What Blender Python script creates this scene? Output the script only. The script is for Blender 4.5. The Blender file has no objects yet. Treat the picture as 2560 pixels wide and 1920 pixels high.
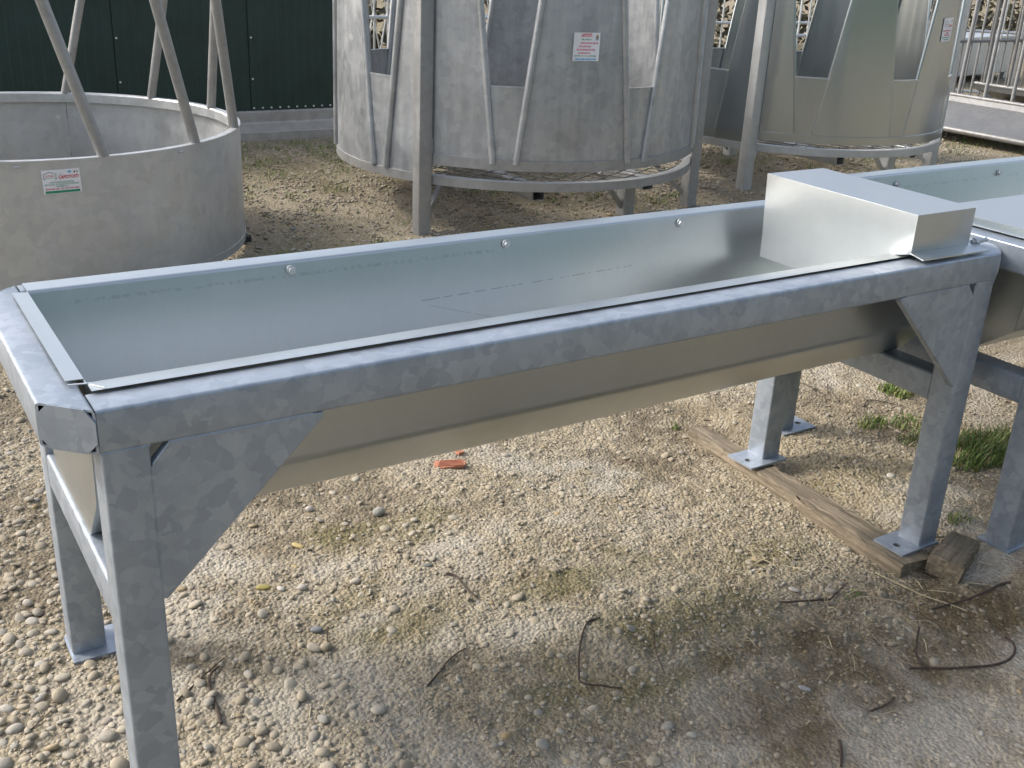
import bpy, math, random
import numpy as np
from mathutils import Vector, Matrix
random.seed(7); rng = np.random.default_rng(7)
R_ = math.radians
sc = bpy.context.scene
COL = sc.collection

# ------------------------------------------------------------------ camera, sky, sun, exposure
CAM = np.array([-0.289, -1.650, 1.633]); YAW, PITCH, ROLL, FPX = 0.5804, 0.3927, 0.0479, 2651.5
_f = np.array([math.sin(YAW)*math.cos(PITCH), math.cos(YAW)*math.cos(PITCH), -math.sin(PITCH)])
_r0 = np.array([math.cos(YAW), -math.sin(YAW), 0.0]); _u0 = np.cross(_r0, _f)
_r = math.cos(ROLL)*_r0 + math.sin(ROLL)*_u0; _u = -math.sin(ROLL)*_r0 + math.cos(ROLL)*_u0
cd = bpy.data.cameras.new('camera'); cam = bpy.data.objects.new('camera', cd); COL.objects.link(cam)
cd.sensor_width = 36.0; cd.lens = FPX/2560*36; cd.clip_start = 0.05; cd.clip_end = 2000
cam.matrix_world = Matrix(((_r[0], _u[0], -_f[0], CAM[0]), (_r[1], _u[1], -_f[1], CAM[1]), (_r[2], _u[2], -_f[2], CAM[2]), (0, 0, 0, 1)))
sc.camera = cam

SUN = Vector((1.0, -0.80, -1.0)).normalized()          # way the light travels
EL = math.asin(-SUN.z); AZ = math.atan2(-SUN.x, -SUN.y)
w = bpy.data.worlds.new('World'); sc.world = w; w.use_nodes = True
nt = w.node_tree; bg = nt.nodes['Background']
sky = nt.nodes.new('ShaderNodeTexSky'); sky.sky_type = 'NISHITA'; sky.sun_disc = False
sky.sun_elevation = EL; sky.sun_rotation = AZ; sky.air_density = 1.0; sky.dust_density = 4.0; sky.ozone_density = 1.0
bwn = nt.nodes.new('ShaderNodeRGBToBW'); mxn = nt.nodes.new('ShaderNodeMix'); mxn.data_type = 'RGBA'; mxn.inputs[0].default_value = .42; nt.links.new(sky.outputs[0], bwn.inputs[0]); nt.links.new(sky.outputs[0], mxn.inputs[6]); nt.links.new(bwn.outputs[0], mxn.inputs[7]); nt.links.new(mxn.outputs[2], bg.inputs[0]); bg.inputs[1].default_value = 0.15
sl = bpy.data.lights.new('sun', 'SUN'); sl.energy = 0.85; sl.angle = R_(6.0); sl.color = (1.0, 0.955, 0.88)
so = bpy.data.objects.new('sun', sl); COL.objects.link(so); so.rotation_euler = SUN.to_track_quat('-Z', 'Y').to_euler(); so.location = (-4, 5, 8)
vs = sc.view_settings; vs.view_transform = 'Standard'; vs.look = 'None'; vs.gamma = 1.0; vs.use_curve_mapping = False; vs.exposure = 1.25
sc.cycles.use_denoising = True

# ------------------------------------------------------------------ helpers
def ss(a, b, x):
    t = np.clip((np.asarray(x, float)-a)/(b-a), 0, 1); return t*t*(3-2*t)
def gbase(x, y):                                          # large shape of the ground
    return -0.046*ss(1.2, 2.0, x)*(1-ss(2.37, 2.52, x))*(1-ss(1.1, 1.7, y))
def ray(px, py): return _f + _r*(px-1280)/FPX + _u*(960-py)/FPX
def gp(px, py, z=0.0):                                    # pixel of the photograph -> point on the ground
    d = ray(px, py); p = CAM + d*(z-CAM[2])/d[2]
    for _ in range(3):
        zz = float(gbase(p[0], p[1]))+z; p = CAM + d*(zz-CAM[2])/d[2]
    return p

def hash2(ix, iy, s):
    h = (ix.astype(np.int64)*374761393 + iy.astype(np.int64)*668265263 + s*974634777) & 0x7fffffff
    h = ((h ^ (h >> 13))*1274126177) & 0x7fffffff
    return ((h ^ (h >> 16)) & 0xffff)/65535.0
def vnoise(x, y, s=0):
    ix = np.floor(x); iy = np.floor(y); fx = x-ix; fy = y-iy; fx = fx*fx*(3-2*fx); fy = fy*fy*(3-2*fy)
    a = hash2(ix, iy, s); b = hash2(ix+1, iy, s); c = hash2(ix, iy+1, s); d = hash2(ix+1, iy+1, s)
    return (a*(1-fx)+b*fx)*(1-fy)+(c*(1-fx)+d*fx)*fy
def fbm(x, y, o=4, s=0):
    r = 0; a = .5; t = 0
    for i in range(o): r = r+a*vnoise(x*2**i+13.7*i, y*2**i-7.3*i, s+i); t += a; a *= .5
    return r/t

def empty(name, loc=(0, 0, 0), rz=0.0):
    o = bpy.data.objects.new(name, None); COL.objects.link(o); o.location = loc; o.rotation_euler = (0, 0, rz); o.empty_display_size = .1
    return o
def tag(o, label=None, cat=None, group=None, kind=None):
    if label: o['label'] = label
    if cat: o['category'] = cat
    if group: o['group'] = group
    if kind: o['kind'] = kind
    return o
def link(name, me, mat, parent=None):
    o = bpy.data.objects.new(name, me); COL.objects.link(o)
    if mat is not None and len(me.materials) == 0: me.materials.append(mat)
    if parent is not None: o.parent = parent
    return o

class MB:
    def __init__(s): s.v = []; s.f = []
    def add(s, vs_, fs):
        n = len(s.v); s.v += [tuple(map(float, p)) for p in vs_]; s.f += [tuple(i+n for i in f) for f in fs]; return s
    def box(s, a, b):
        x0, y0, z0 = a; x1, y1, z1 = b
        return s.add([(x0, y0, z0), (x1, y0, z0), (x1, y1, z0), (x0, y1, z0), (x0, y0, z1), (x1, y0, z1), (x1, y1, z1), (x0, y1, z1)],
                     [(3, 2, 1, 0), (4, 5, 6, 7), (0, 1, 5, 4), (1, 2, 6, 5), (2, 3, 7, 6), (3, 0, 4, 7)])
    def prism(s, poly, y0, y1, axis='y'):               # poly in the two other axes
        n = len(poly)
        def P(p, t): return (p[0], t, p[1]) if axis == 'y' else ((t, p[0], p[1]) if axis == 'x' else (p[0], p[1], t))
        return s.add([P(p, y0) for p in poly]+[P(p, y1) for p in poly],
                     [tuple(range(n)), tuple(range(2*n-1, n-1, -1))]+[(i, i+n, (i+1) % n+n, (i+1) % n) for i in range(n)])
    def sweep(s, pts, prof, up=(0, 0, 1), close=True, caps=True):
        pts = [Vector(p) for p in pts]; n = len(prof); base = []
        for i, p in enumerate(pts):
            t = (pts[min(i+1, len(pts)-1)]-pts[max(i-1, 0)]).normalized()
            u = Vector(up); sd = t.cross(u)
            if sd.length < 1e-4: sd = t.cross(Vector((0, 1, 0)))
            sd.normalize(); uu = sd.cross(t)
            base += [p+sd*a+uu*b for a, b in prof]
        fs = []
        m = n if close else n-1
        for i in range(len(pts)-1):
            for j in range(m): fs.append((i*n+j, i*n+(j+1) % n, (i+1)*n+(j+1) % n, (i+1)*n+j))
        if caps and close: fs += [tuple(range(n-1, -1, -1)), tuple((len(pts)-1)*n+j for j in range(n))]
        return s.add(base, fs)
    def ring(s, c, prof, a0=0, a1=360, n=72):           # prof (radius, z) closed loop
        full = abs(a1-a0) >= 359.9; k = len(prof); vs_ = []; fs = []
        m = n if full else n+1
        for i in range(m):
            a = R_(a0+(a1-a0)*i/n); vs_ += [(c[0]+r*math.cos(a), c[1]+r*math.sin(a), z) for r, z in prof]
        for i in range(n):
            i2 = (i+1) % m
            for j in range(k): fs.append((i*k+j, i2*k+j, i2*k+(j+1) % k, i*k+(j+1) % k))
        if not full: fs += [tuple(range(k)), tuple((m-1)*k+j for j in range(k-1, -1, -1))]
        return s.add(vs_, fs)
    def build(s, name, mat, parent=None, smooth=False, bevel=0.0, angle=35):
        me = bpy.data.meshes.new(name); me.from_pydata(s.v, [], s.f); me.validate(); me.update()
        import bmesh
        b = bmesh.new(); b.from_mesh(me); bmesh.ops.recalc_face_normals(b, faces=b.faces); b.to_mesh(me); b.free()
        o = link(name, me, mat, parent)
        if bevel:
            m = o.modifiers.new('bevel', 'BEVEL'); m.width = bevel; m.segments = 2; m.limit_method = 'ANGLE'; m.angle_limit = R_(40)
        if smooth or bevel:
            me.shade_smooth(); me.set_sharp_from_angle(angle=R_(angle))
        return o
def circ(r, n=14): return [(r*math.cos(2*math.pi*i/n), r*math.sin(2*math.pi*i/n)) for i in range(n)]
def rrect(wd, h, r, n=3):
    out = []
    for cx, cy, a in ((wd/2-r, h/2-r, 0), (-wd/2+r, h/2-r, 90), (-wd/2+r, -h/2+r, 180), (wd/2-r, -h/2+r, 270)):
        for i in range(n+1): t = R_(a+90*i/n); out.append((cx+r*math.cos(t), cy+r*math.sin(t)))
    return out
def hollow(mb, ends, prof_o, prof_i, axis):
    """straight hollow tube along y or x; ends(x or y, side)-> coordinate so a cut may be slanted"""
    n = len(prof_o); V = []; F = []
    for pr in (prof_o, prof_i):
        for e in (0, 1):
            for a, b in pr: V.append((a, ends(a, e), b) if axis == 'y' else (ends(a, e), a, b))
    o0, o1, i0, i1 = 0, n, 2*n, 3*n
    for j in range(n):
        k = (j+1) % n
        F += [(o0+j, o1+j, o1+k, o0+k), (i0+j, i0+k, i1+k, i1+j), (o0+j, o0+k, i0+k, i0+j), (o1+j, i1+j, i1+k, o1+k)]
    mb.add(V, F)

# ------------------------------------------------------------------ materials
def newmat(name):
    m = bpy.data.materials.new(name); m.use_nodes = True; n = m.node_tree.nodes; l = m.node_tree.links
    return m, n, l, n['Principled BSDF']
def N(n, t, **k):
    o = n.new(t)
    for a, b in k.items(): setattr(o, a, b)
    return o
def ramp(n, stops):
    r = n.new('ShaderNodeValToRGB'); e = r.color_ramp.elements
    while len(e) < len(stops): e.new(.5)
    for i, (p, c) in enumerate(stops): e[i].position = p; e[i].color = (*c, 1) if len(c) == 3 else c
    return r
def mixc(n, l, fac, a, b, mode='MIX'):
    m = n.new('ShaderNodeMix'); m.data_type = 'RGBA'; m.blend_type = mode
    for i, s in ((0, fac), (6, a), (7, b)):
        if hasattr(s, 'links'): l.new(s, m.inputs[i])
        else: m.inputs[i].default_value = s if i == 0 else (*s, 1)
    return m.outputs[2]
def mth(n, l, op, a, b=None, c=None, clamp=False):
    m = n.new('ShaderNodeMath'); m.operation = op; m.use_clamp = clamp
    for i, s in enumerate((a, b, c)):
        if s is None: continue
        if hasattr(s, 'links'): l.new(s, m.inputs[i])
        else: m.inputs[i].default_value = s
    return m.outputs[0]

def galv(name, c0, c1, metallic, rough, cell, spangle=.5, streak=.25, bump=.02, dirt=(.30, .27, .22), dirtamt=.25, stretch=(1, 1, 1), wob=3.0, rvar=.35, cvar=1.1, rcell=.12):
    m, n, l, p = newmat(name)
    tc = N(n, 'ShaderNodeTexCoord'); mp = N(n, 'ShaderNodeMapping'); mp.inputs['Scale'].default_value = stretch; l.new(tc.outputs['Object'], mp.inputs[0])
    ns = N(n, 'ShaderNodeTexNoise'); ns.inputs['Scale'].default_value = cell*.8; ns.inputs['Detail'].default_value = 3; l.new(mp.outputs[0], ns.inputs[0])
    off = N(n, 'ShaderNodeVectorMath', operation='MULTIPLY_ADD'); l.new(ns.outputs['Color'], off.inputs[0]); off.inputs[1].default_value = (1.6/cell,)*3; l.new(mp.outputs[0], off.inputs[2])
    vo = N(n, 'ShaderNodeTexVoronoi'); vo.inputs['Scale'].default_value = cell; l.new(off.outputs[0], vo.inputs[0])
    sp = N(n, 'ShaderNodeSeparateColor'); l.new(vo.outputs['Color'], sp.inputs[0])
    big = N(n, 'ShaderNodeTexNoise'); big.inputs['Scale'].default_value = 3.2; big.inputs['Detail'].default_value = 5; big.inputs['Roughness'].default_value = .6; l.new(mp.outputs[0], big.inputs[0])
    st = N(n, 'ShaderNodeTexNoise'); st.inputs['Detail'].default_value = 4
    m2 = N(n, 'ShaderNodeMapping'); m2.inputs['Scale'].default_value = (26, 26, 2.2); l.new(tc.outputs['Object'], m2.inputs[0]); l.new(m2.outputs[0], st.inputs[0]); st.inputs['Scale'].default_value = 1
    f = mth(n, l, 'MULTIPLY_ADD', sp.outputs[0], spangle, (1-spangle)*.5)
    f = mth(n, l, 'MULTIPLY_ADD', mth(n, l, 'SUBTRACT', big.outputs[0], .5), cvar, f)
    f = mth(n, l, 'MULTIPLY_ADD', mth(n, l, 'SUBTRACT', st.outputs[0], .5), streak*2, f, True)
    col = mixc(n, l, f, c0, c1)
    dn = N(n, 'ShaderNodeTexNoise'); dn.inputs['Scale'].default_value = 9; dn.inputs['Detail'].default_value = 8; dn.inputs['Roughness'].default_value = .7; l.new(tc.outputs['Object'], dn.inputs[0])
    dr = ramp(n, [(.56, (0, 0, 0)), (.78, (1, 1, 1))]); l.new(dn.outputs[0], dr.inputs[0])
    dm = mth(n, l, 'MULTIPLY', dr.outputs[0], dirtamt)
    col = mixc(n, l, dm, col, dirt)
    if name == 'galvanised_sheet':
        sx = N(n, 'ShaderNodeSeparateXYZ'); l.new(tc.outputs['Object'], sx.inputs[0])
        def line(z0, slope, wd, x0, x1, freq, thr, amt, col):
            zz = mth(n, l, 'MULTIPLY_ADD', sx.outputs[0], -slope, sx.outputs[2]); d = mth(n, l, 'ABSOLUTE', mth(n, l, 'SUBTRACT', zz, z0))
            a = mth(n, l, 'LESS_THAN', d, wd); a = mth(n, l, 'MULTIPLY', a, mth(n, l, 'GREATER_THAN', sx.outputs[0], x0)); a = mth(n, l, 'MULTIPLY', a, mth(n, l, 'LESS_THAN', sx.outputs[0], x1))
            a = mth(n, l, 'MULTIPLY', a, mth(n, l, 'GREATER_THAN', sx.outputs[1], .45))
            q = N(n, 'ShaderNodeTexNoise'); q.inputs['Scale'].default_value = freq; q.inputs['Detail'].default_value = 3; l.new(tc.outputs['Object'], q.inputs[0])
            a = mth(n, l, 'MULTIPLY', a, mth(n, l, 'GREATER_THAN', q.outputs[0], thr)); return mixc(n, l, mth(n, l, 'MULTIPLY', a, amt), col, (.13, .11, .095))
        col = line(.762, .0190, .0013, .90, 1.66, 55, .50, .45, col); col = line(.884, 0, .0040, .10, 1.15, 90, .52, .20, col); col = line(1.05, -.30, .0009, .95, 1.14, 30, .40, .30, col)
    l.new(col, p.inputs['Base Color'])
    p.inputs['Metallic'].default_value = metallic
    rg = mth(n, l, 'MULTIPLY_ADD', mth(n, l, 'SUBTRACT', sp.outputs[1], .5), rcell, rough)
    rg = mth(n, l, 'MULTIPLY_ADD', mth(n, l, 'SUBTRACT', big.outputs[0], .5), rvar, rg, True)
    rg = mth(n, l, 'MULTIPLY_ADD', dm, .4, rg, True)
    l.new(rg, p.inputs['Roughness'])
    bm = N(n, 'ShaderNodeBump'); bm.inputs['Strength'].default_value = .35; bm.inputs['Distance'].default_value = bump*.05
    fn = N(n, 'ShaderNodeTexNoise'); fn.inputs['Scale'].default_value = 60; fn.inputs['Detail'].default_value = 4; l.new(tc.outputs['Object'], fn.inputs[0])
    hb = mth(n, l, 'MULTIPLY_ADD', big.outputs[0], wob, fn.outputs[0]); l.new(hb, bm.inputs['Height'])
    if bump > 0: l.new(bm.outputs[0], p.inputs['Normal'])
    return m

M = {}
M['tube'] = galv('galvanised_tube', (.205, .245, .295), (.39, .43, .485), .42, .39, 40, .42, .18, .02, dirt=(.42, .41, .38), dirtamt=.2)
M['sheet'] = galv('galvanised_sheet', (.44, .47, .48), (.55, .58, .585), .90, .31, 90, .10, .14, 0, dirt=(.36, .35, .31), dirtamt=.06, wob=0, rvar=.10, cvar=.5, rcell=.02)
M['cover'] = galv('bright_sheet', (.42, .45, .465), (.54, .56, .57), .84, .40, 60, .12, .12, 0, dirtamt=.04, wob=0, rvar=.10, cvar=.5, rcell=.02)
M['dull'] = galv('dull_zinc', (.42, .435, .44), (.58, .59, .59), .60, .45, 22, .35, .22, .012, dirt=(.36, .34, .29), dirtamt=.3, wob=1)
M['shiny'] = galv('rolled_sheet', (.37, .405, .42), (.46, .495, .505), .95, .25, 40, .05, .14, 0, dirtamt=.05, wob=0, rvar=.08, cvar=.4, rcell=.0)
M['zinc2'] = galv('weathered_zinc', (.29, .305, .32), (.46, .475, .485), .64, .44, 22, .40, .55, .012, dirt=(.31, .29, .25), dirtamt=.35, wob=1)
M['post'] = galv('zinc_post', (.26, .265, .265), (.37, .37, .365), .55, .5, 28, .4, .2, .02, dirtamt=.35, wob=1)

def simple(name, c, rough=.7, metallic=0.0, var=.25, scale=30, bump=0.0):
    m, n, l, p = newmat(name)
    tc = N(n, 'ShaderNodeTexCoord'); ns = N(n, 'ShaderNodeTexNoise'); ns.inputs['Scale'].default_value = scale; ns.inputs['Detail'].default_value = 6; l.new(tc.outputs['Object'], ns.inputs[0])
    r = ramp(n, [(.3, tuple(x*(1-var) for x in c)), (.7, tuple(min(1, x*(1+var)) for x in c))]); l.new(ns.outputs[0], r.inputs[0]); l.new(r.outputs[0], p.inputs['Base Color'])
    p.inputs['Roughness'].default_value = rough; p.inputs['Metallic'].default_value = metallic
    if bump:
        b = N(n, 'ShaderNodeBump'); b.inputs['Strength'].default_value = .6; b.inputs['Distance'].default_value = bump; l.new(ns.outputs[0], b.inputs['Height']); l.new(b.outputs[0], p.inputs['Normal'])
    return m
M['green'] = simple('dark_green_paint', (.011, .034, .026), .55, 0, .2, 4)
M['teal'] = simple('teal_green_paint', (.03, .085, .07), .5, 0, .2, 4)
M['plinth'] = simple('grey_plinth', (.34, .33, .31), .7, 0, .15, 12, .002)
M['screw'] = simple('pale_screw', (.62, .62, .58), .4, .4)
M['rubber'] = simple('black_rubber', (.02, .02, .02), .6)
M['weld'] = galv('weld_zinc', (.33, .36, .40), (.62, .64, .66), .6, .45, 120, .5, .1, .05, dirtamt=.4)
M['rod'] = simple('dark_steel_rod', (.16, .155, .145), .55, .5)
M['paper'] = simple('sticker_paper', (.74, .74, .75), .35, 0, .04, 20)
for k, c in dict(red=(.55, .03, .05), pink=(.60, .25, .30), inkgreen=(.02, .24, .14), blue=(.10, .36, .62), inkgrey=(.28, .32, .34), brown=(.22, .12, .05), yellow=(.70, .52, .15), pale=(.55, .68, .62)).items():
    M[k] = simple('ink_'+k, c, .45, 0, .05)
M['tile'] = simple('terracotta', (.40, .17, .105), .85, 0, .2, 40, .002)
M['twig'] = simple('dark_twig', (.055, .038, .028), .9, 0, .4, 60, .002)
M['straw'] = simple('dry_straw', (.42, .35, .22), .8, 0, .35, 20)
M['gatezinc'] = galv('gate_zinc', (.44, .46, .475), (.58, .60, .61), .6, .4, 40, .3, .2, .01)

def grassmat():
    m, n, l, p = newmat('grass_blades'); g = N(n, 'ShaderNodeNewGeometry')
    r = ramp(n, [(0, (.06, .125, .02)), (.45, (.11, .185, .032)), (.75, (.17, .20, .055)), (1, (.33, .28, .13))]); l.new(g.outputs['Random Per Island'], r.inputs[0]); l.new(r.outputs[0], p.inputs['Base Color'])
    p.inputs['Roughness'].default_value = .55; return m
M['grass'] = grassmat()
def woodmat():
    m, n, l, p = newmat('weathered_wood'); tc = N(n, 'ShaderNodeTexCoord')
    mp = N(n, 'ShaderNodeMapping'); mp.inputs['Scale'].default_value = (34, 2.0, 34); l.new(tc.outputs['Object'], mp.inputs[0])
    a = N(n, 'ShaderNodeTexNoise'); a.inputs['Scale'].default_value = 2.2; a.inputs['Detail'].default_value = 8; a.inputs['Distortion'].default_value = .6; l.new(mp.outputs[0], a.inputs[0])
    b = N(n, 'ShaderNodeTexNoise'); b.inputs['Scale'].default_value = 7; b.inputs['Detail'].default_value = 6; l.new(tc.outputs['Object'], b.inputs[0])
    r = ramp(n, [(.28, (.06, .045, .031)), (.48, (.155, .122, .086)), (.66, (.275, .22, .16)), (.85, (.38, .32, .245))]); l.new(a.outputs[0], r.inputs[0])
    col = mixc(n, l, mth(n, l, 'MULTIPLY', b.outputs[0], .55), r.outputs[0], (.20, .175, .12))
    l.new(col, p.inputs['Base Color']); p.inputs['Roughness'].default_value = .9
    bm = N(n, 'ShaderNodeBump'); bm.inputs['Distance'].default_value = .006; bm.inputs['Strength'].default_value = .9; l.new(a.outputs[0], bm.inputs['Height']); l.new(bm.outputs[0], p.inputs['Normal'])
    return m
M['wood'] = woodmat()

def pebblemat(name, pale=0.0):
    m, n, l, p = newmat(name); g = N(n, 'ShaderNodeNewGeometry'); tc = N(n, 'ShaderNodeTexCoord')
    st = [(0, (.27, .245, .20)), (.22, (.37, .335, .275)), (.42, (.33, .315, .285)), (.58, (.42, .39, .33)), (.72, (.28, .275, .265)), (.80, (.47, .445, .40)), (.93, (.40, .36, .29)), (.955, (.35, .26, .13)), (.97, (.27, .27, .27)), (1, (.55, .53, .49))]
    r = ramp(n, st); l.new(g.outputs['Random Per Island'], r.inputs[0])
    ns = N(n, 'ShaderNodeTexNoise'); ns.inputs['Scale'].default_value = 140; ns.inputs['Detail'].default_value = 5; l.new(tc.outputs['Object'], ns.inputs[0])
    big = N(n, 'ShaderNodeTexNoise'); big.inputs['Scale'].default_value = 25; big.inputs['Detail'].default_value = 4; l.new(tc.outputs['Object'], big.inputs[0])
    dust = ramp(n, [(.42, (0, 0, 0)), (.62, (1, 1, 1))]); l.new(big.outputs[0], dust.inputs[0])
    col = mixc(n, l, mth(n, l, 'MULTIPLY', dust.outputs[0], .6), r.outputs[0], (.40, .345, .265))
    col = mixc(n, l, .5, col, mixc(n, l, ns.outputs[0], (.55, .52, .47), (1.35, 1.34, 1.30)), 'MULTIPLY')
    at = N(n, 'ShaderNodeAttribute'); at.attribute_name = 'stain'; at.attribute_type = 'GEOMETRY'
    col = mixc(n, l, mth(n, l, 'MULTIPLY', at.outputs['Fac'], .75), col, (.17, .13, .075))
    col = mixc(n, l, 1.0, col, (.88, .86, .81), 'MULTIPLY'); l.new(col, p.inputs['Base Color']); p.inputs['Roughness'].default_value = .85
    b = N(n, 'ShaderNodeBump'); b.inputs['Strength'].default_value = .5; b.inputs['Distance'].default_value = .0015; l.new(ns.outputs[0], b.inputs['Height']); l.new(b.outputs[0], p.inputs['Normal'])
    return m
M['pebble'] = pebblemat('pebbles')

def groundmat():
    m, n, l, p = newmat('gravel_ground'); tc = N(n, 'ShaderNodeTexCoord')
    def noise(s, d=6, r=.6):
        x = N(n, 'ShaderNodeTexNoise'); x.inputs['Scale'].default_value = s; x.inputs['Detail'].default_value = d; x.inputs['Roughness'].default_value = r; l.new(tc.outputs['Object'], x.inputs[0]); return x.outputs[0]
    n1 = noise(1.3, 6); n2 = noise(9, 8, .65); n3 = noise(60, 6, .7); n4 = noise(260, 3)
    vo = N(n, 'ShaderNodeTexVoronoi'); vo.inputs['Scale'].default_value = 95; l.new(tc.outputs['Object'], vo.inputs[0])
    sp = N(n, 'ShaderNodeSeparateColor'); l.new(vo.outputs['Color'], sp.inputs[0])
    base = ramp(n, [(.25, (.25, .215, .155)), (.5, (.365, .325, .25)), (.75, (.46, .42, .34))]); l.new(n2, base.inputs[0])
    grit = ramp(n, [(0, (.22, .19, .145)), (.5, (.38, .34, .265)), (.85, (.50, .46, .39)), (1, (.34, .33, .31))]); l.new(sp.outputs[0], grit.inputs[0])
    col = mixc(n, l, .5, base.outputs[0], grit.outputs[0])
    sh = ramp(n, [(.30, (.62, .60, .57)), (.6, (1.12, 1.11, 1.08))]); l.new(n3, sh.inputs[0])
    col = mixc(n, l, .8, col, sh.outputs[0], 'MULTIPLY')
    def attr(nm):
        a = N(n, 'ShaderNodeAttribute'); a.attribute_name = nm; a.attribute_type = 'GEOMETRY'; return a.outputs['Fac']
    cem = ramp(n, [(.28, (.30, .28, .245)), (.52, (.46, .435, .39)), (.8, (.57, .545, .495))]); l.new(n3, cem.inputs[0])
    col = mixc(n, l, attr('cement'), col, cem.outputs[0])
    di = ramp(n, [(.3, (.12, .10, .073)), (.6, (.21, .18, .135)), (.85, (.36, .325, .265))]); l.new(n3, di.inputs[0])
    col = mixc(n, l, mth(n, l, 'MULTIPLY', attr('dirt'), .85), col, di.outputs[0])
    br = ramp(n, [(.3, (.075, .052, .026)), (.6, (.15, .108, .058)), (.85, (.27, .215, .14))]); l.new(n3, br.inputs[0])
    col = mixc(n, l, attr('stain'), col, br.outputs[0])
    mo = ramp(n, [(.3, (.10, .095, .04)), (.7, (.24, .215, .115))]); l.new(n3, mo.inputs[0])
    col = mixc(n, l, attr('moss'), col, mo.outputs[0])
    col = mixc(n, l, 1.0, col, (.90, .865, .795), 'MULTIPLY'); l.new(col, p.inputs['Base Color']); p.inputs['Roughness'].default_value = .95; p.inputs['Specular IOR Level'].default_value = .2
    h = mth(n, l, 'MULTIPLY_ADD', vo.outputs['Distance'], -1.2, n3); h = mth(n, l, 'MULTIPLY_ADD', n4, .35, h)
    b = N(n, 'ShaderNodeBump'); b.inputs['Strength'].default_value = .9; b.inputs['Distance'].default_value = .008; l.new(h, b.inputs['Height']); l.new(b.outputs[0], p.inputs['Normal'])
    return m
M['ground'] = groundmat()

# ------------------------------------------------------------------ ground
def grade(lo, hi, step, far):
    a = list(np.arange(lo, hi+1e-6, step)); d = step; x = a[-1]
    while x < far: d *= 1.22; x += d; a.append(x)
    d = step; x = a[0]; b = []
    while x > -far: d *= 1.22; x -= d; b.append(x)
    return np.array(b[::-1]+a)
gx = grade(-.9, 3.2, .0085, 500); gy = grade(-.95, 2.2, .0085, 500)
X, Y = np.meshgrid(gx, gy); XF, YF = X.ravel(), Y.ravel()
def blob(x, y, px, py, ra, rb=None, s=0):
    c = gp(px, py); rb = rb or ra
    d = np.hypot((x-c[0])/ra, (y-c[1])/rb); return np.clip(1.25-d, 0, 1)
def stain_at(x, y):
    m = np.zeros_like(x)
    for px, py, a, b in ((2100, 1580, .26, .13), (2380, 1520, .34, .18), (1930, 1770, .22, .14), (2040, 1860, .18, .13), (2250, 1650, .30, .14), (2470, 1590, .26, .14), (2290, 1470, .28, .08), (1800, 1640, .18, .08), (2180, 1760, .2, .08)):
        m = np.maximum(m, blob(x, y, px, py, a, b))
    nz = fbm(x*7, y*7, 5, 3)
    return np.clip((m*.7+nz*2.6-1.22)*.9, 0, 1)*np.clip(m*1.6, 0, 1)*.85
def moss_at(x, y):
    m = np.zeros_like(x)
    for px, py, a, b in ((1470, 1440, .30, .17), (850, 1530, .22, .14), (1920, 1390, .28, .10), (2330, 1090, .22, .12), (900, 1330, .3, .12), (1020, 1310, .22, .1), (2150, 1180, .25, .15), (1000, 1560, .2, .12), (1700, 1560, .4, .2), (1500, 1750, .35, .2)):
        m = np.maximum(m, blob(x, y, px, py, a, b))
    nz = fbm(x*8+5, y*8, 5, 9)
    near = np.clip((m*.9+nz*2.2-1.40)*1.1, 0, 1)*np.clip(m*2, 0, 1)*.7
    far = ss(2.2, 3.2, y)*np.clip((fbm(x*1.6, y*2.2, 5, 21)-.47)*5, 0, 1)*.45
    return np.maximum(near, far)
def cement_at(x, y):
    m = np.maximum.reduce([blob(x, y, 2420, 1800, .36, .24), blob(x, y, 2560, 1640, .2, .12), blob(x, y, 1250, 1330, .3, .10), blob(x, y, 1330, 1570, .22, .10)*.8, blob(x, y, 960, 1730, .16, .08)*.8, blob(x, y, 2480, 1420, .2, .08)])
    nz = fbm(x*6-3, y*6, 5, 30)
    cr = np.clip((fbm(x*2.3+3, y*2.3-1, 5, 130)-.455)*6, 0, 1)*np.clip(fbm(x*11, y*11, 4, 135)*2.8-.75, 0, 1)*(1-ss(2.4, 3.2, y))*(1-.8*ss(.1, -.5, x))
    return np.maximum(np.clip((m*1.1+nz*2.2-1.35)*1.3, 0, 1)*np.clip(m*2, 0, 1)*.9, cr*.9)
def dirt_at(x, y):
    return np.clip((fbm(x*3.1-9, y*3.1+4, 5, 150)-.47)*6, 0, 1)*np.clip(fbm(x*14, y*14, 3, 155)*2.6-.5, 0, 1)*(1-cement_at(x, y))
def relief(x, y):
    a = fbm(x*5, y*5, 3, 40)-.5; b = fbm(x*26, y*26, 3, 50)-.5; c = fbm(x*60, y*60, 2, 55)-.5
    k = 1-.45*cement_at(x, y)
    return a*.018+k*(b*.016+c*.007)
ZF = gbase(XF, YF)
nearm = (1-ss(6, 12, np.hypot(XF, YF)))
ZF = ZF + nearm*relief(XF, YF)
ZF = ZF + (1-nearm)*(fbm(XF*.3, YF*.3, 3, 60)-.5)*.05
me = bpy.data.meshes.new('ground'); nx, ny = len(gx), len(gy)
idx = np.arange(nx*ny).reshape(ny, nx)
quads = np.stack([idx[:-1, :-1], idx[:-1, 1:], idx[1:, 1:], idx[1:, :-1]], -1).reshape(-1, 4)
def npmesh(me, V, Q):
    k = Q.shape[1]
    me.vertices.add(len(V)); me.vertices.foreach_set('co', V.astype(np.float32).ravel())
    me.loops.add(Q.size); me.loops.foreach_set('vertex_index', Q.astype(np.int32).ravel())
    me.polygons.add(len(Q)); me.polygons.foreach_set('loop_start', np.arange(0, Q.size, k, dtype=np.int32))
    me.update(calc_edges=True)
npmesh(me, np.stack([XF, YF, ZF], 1), quads)
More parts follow.
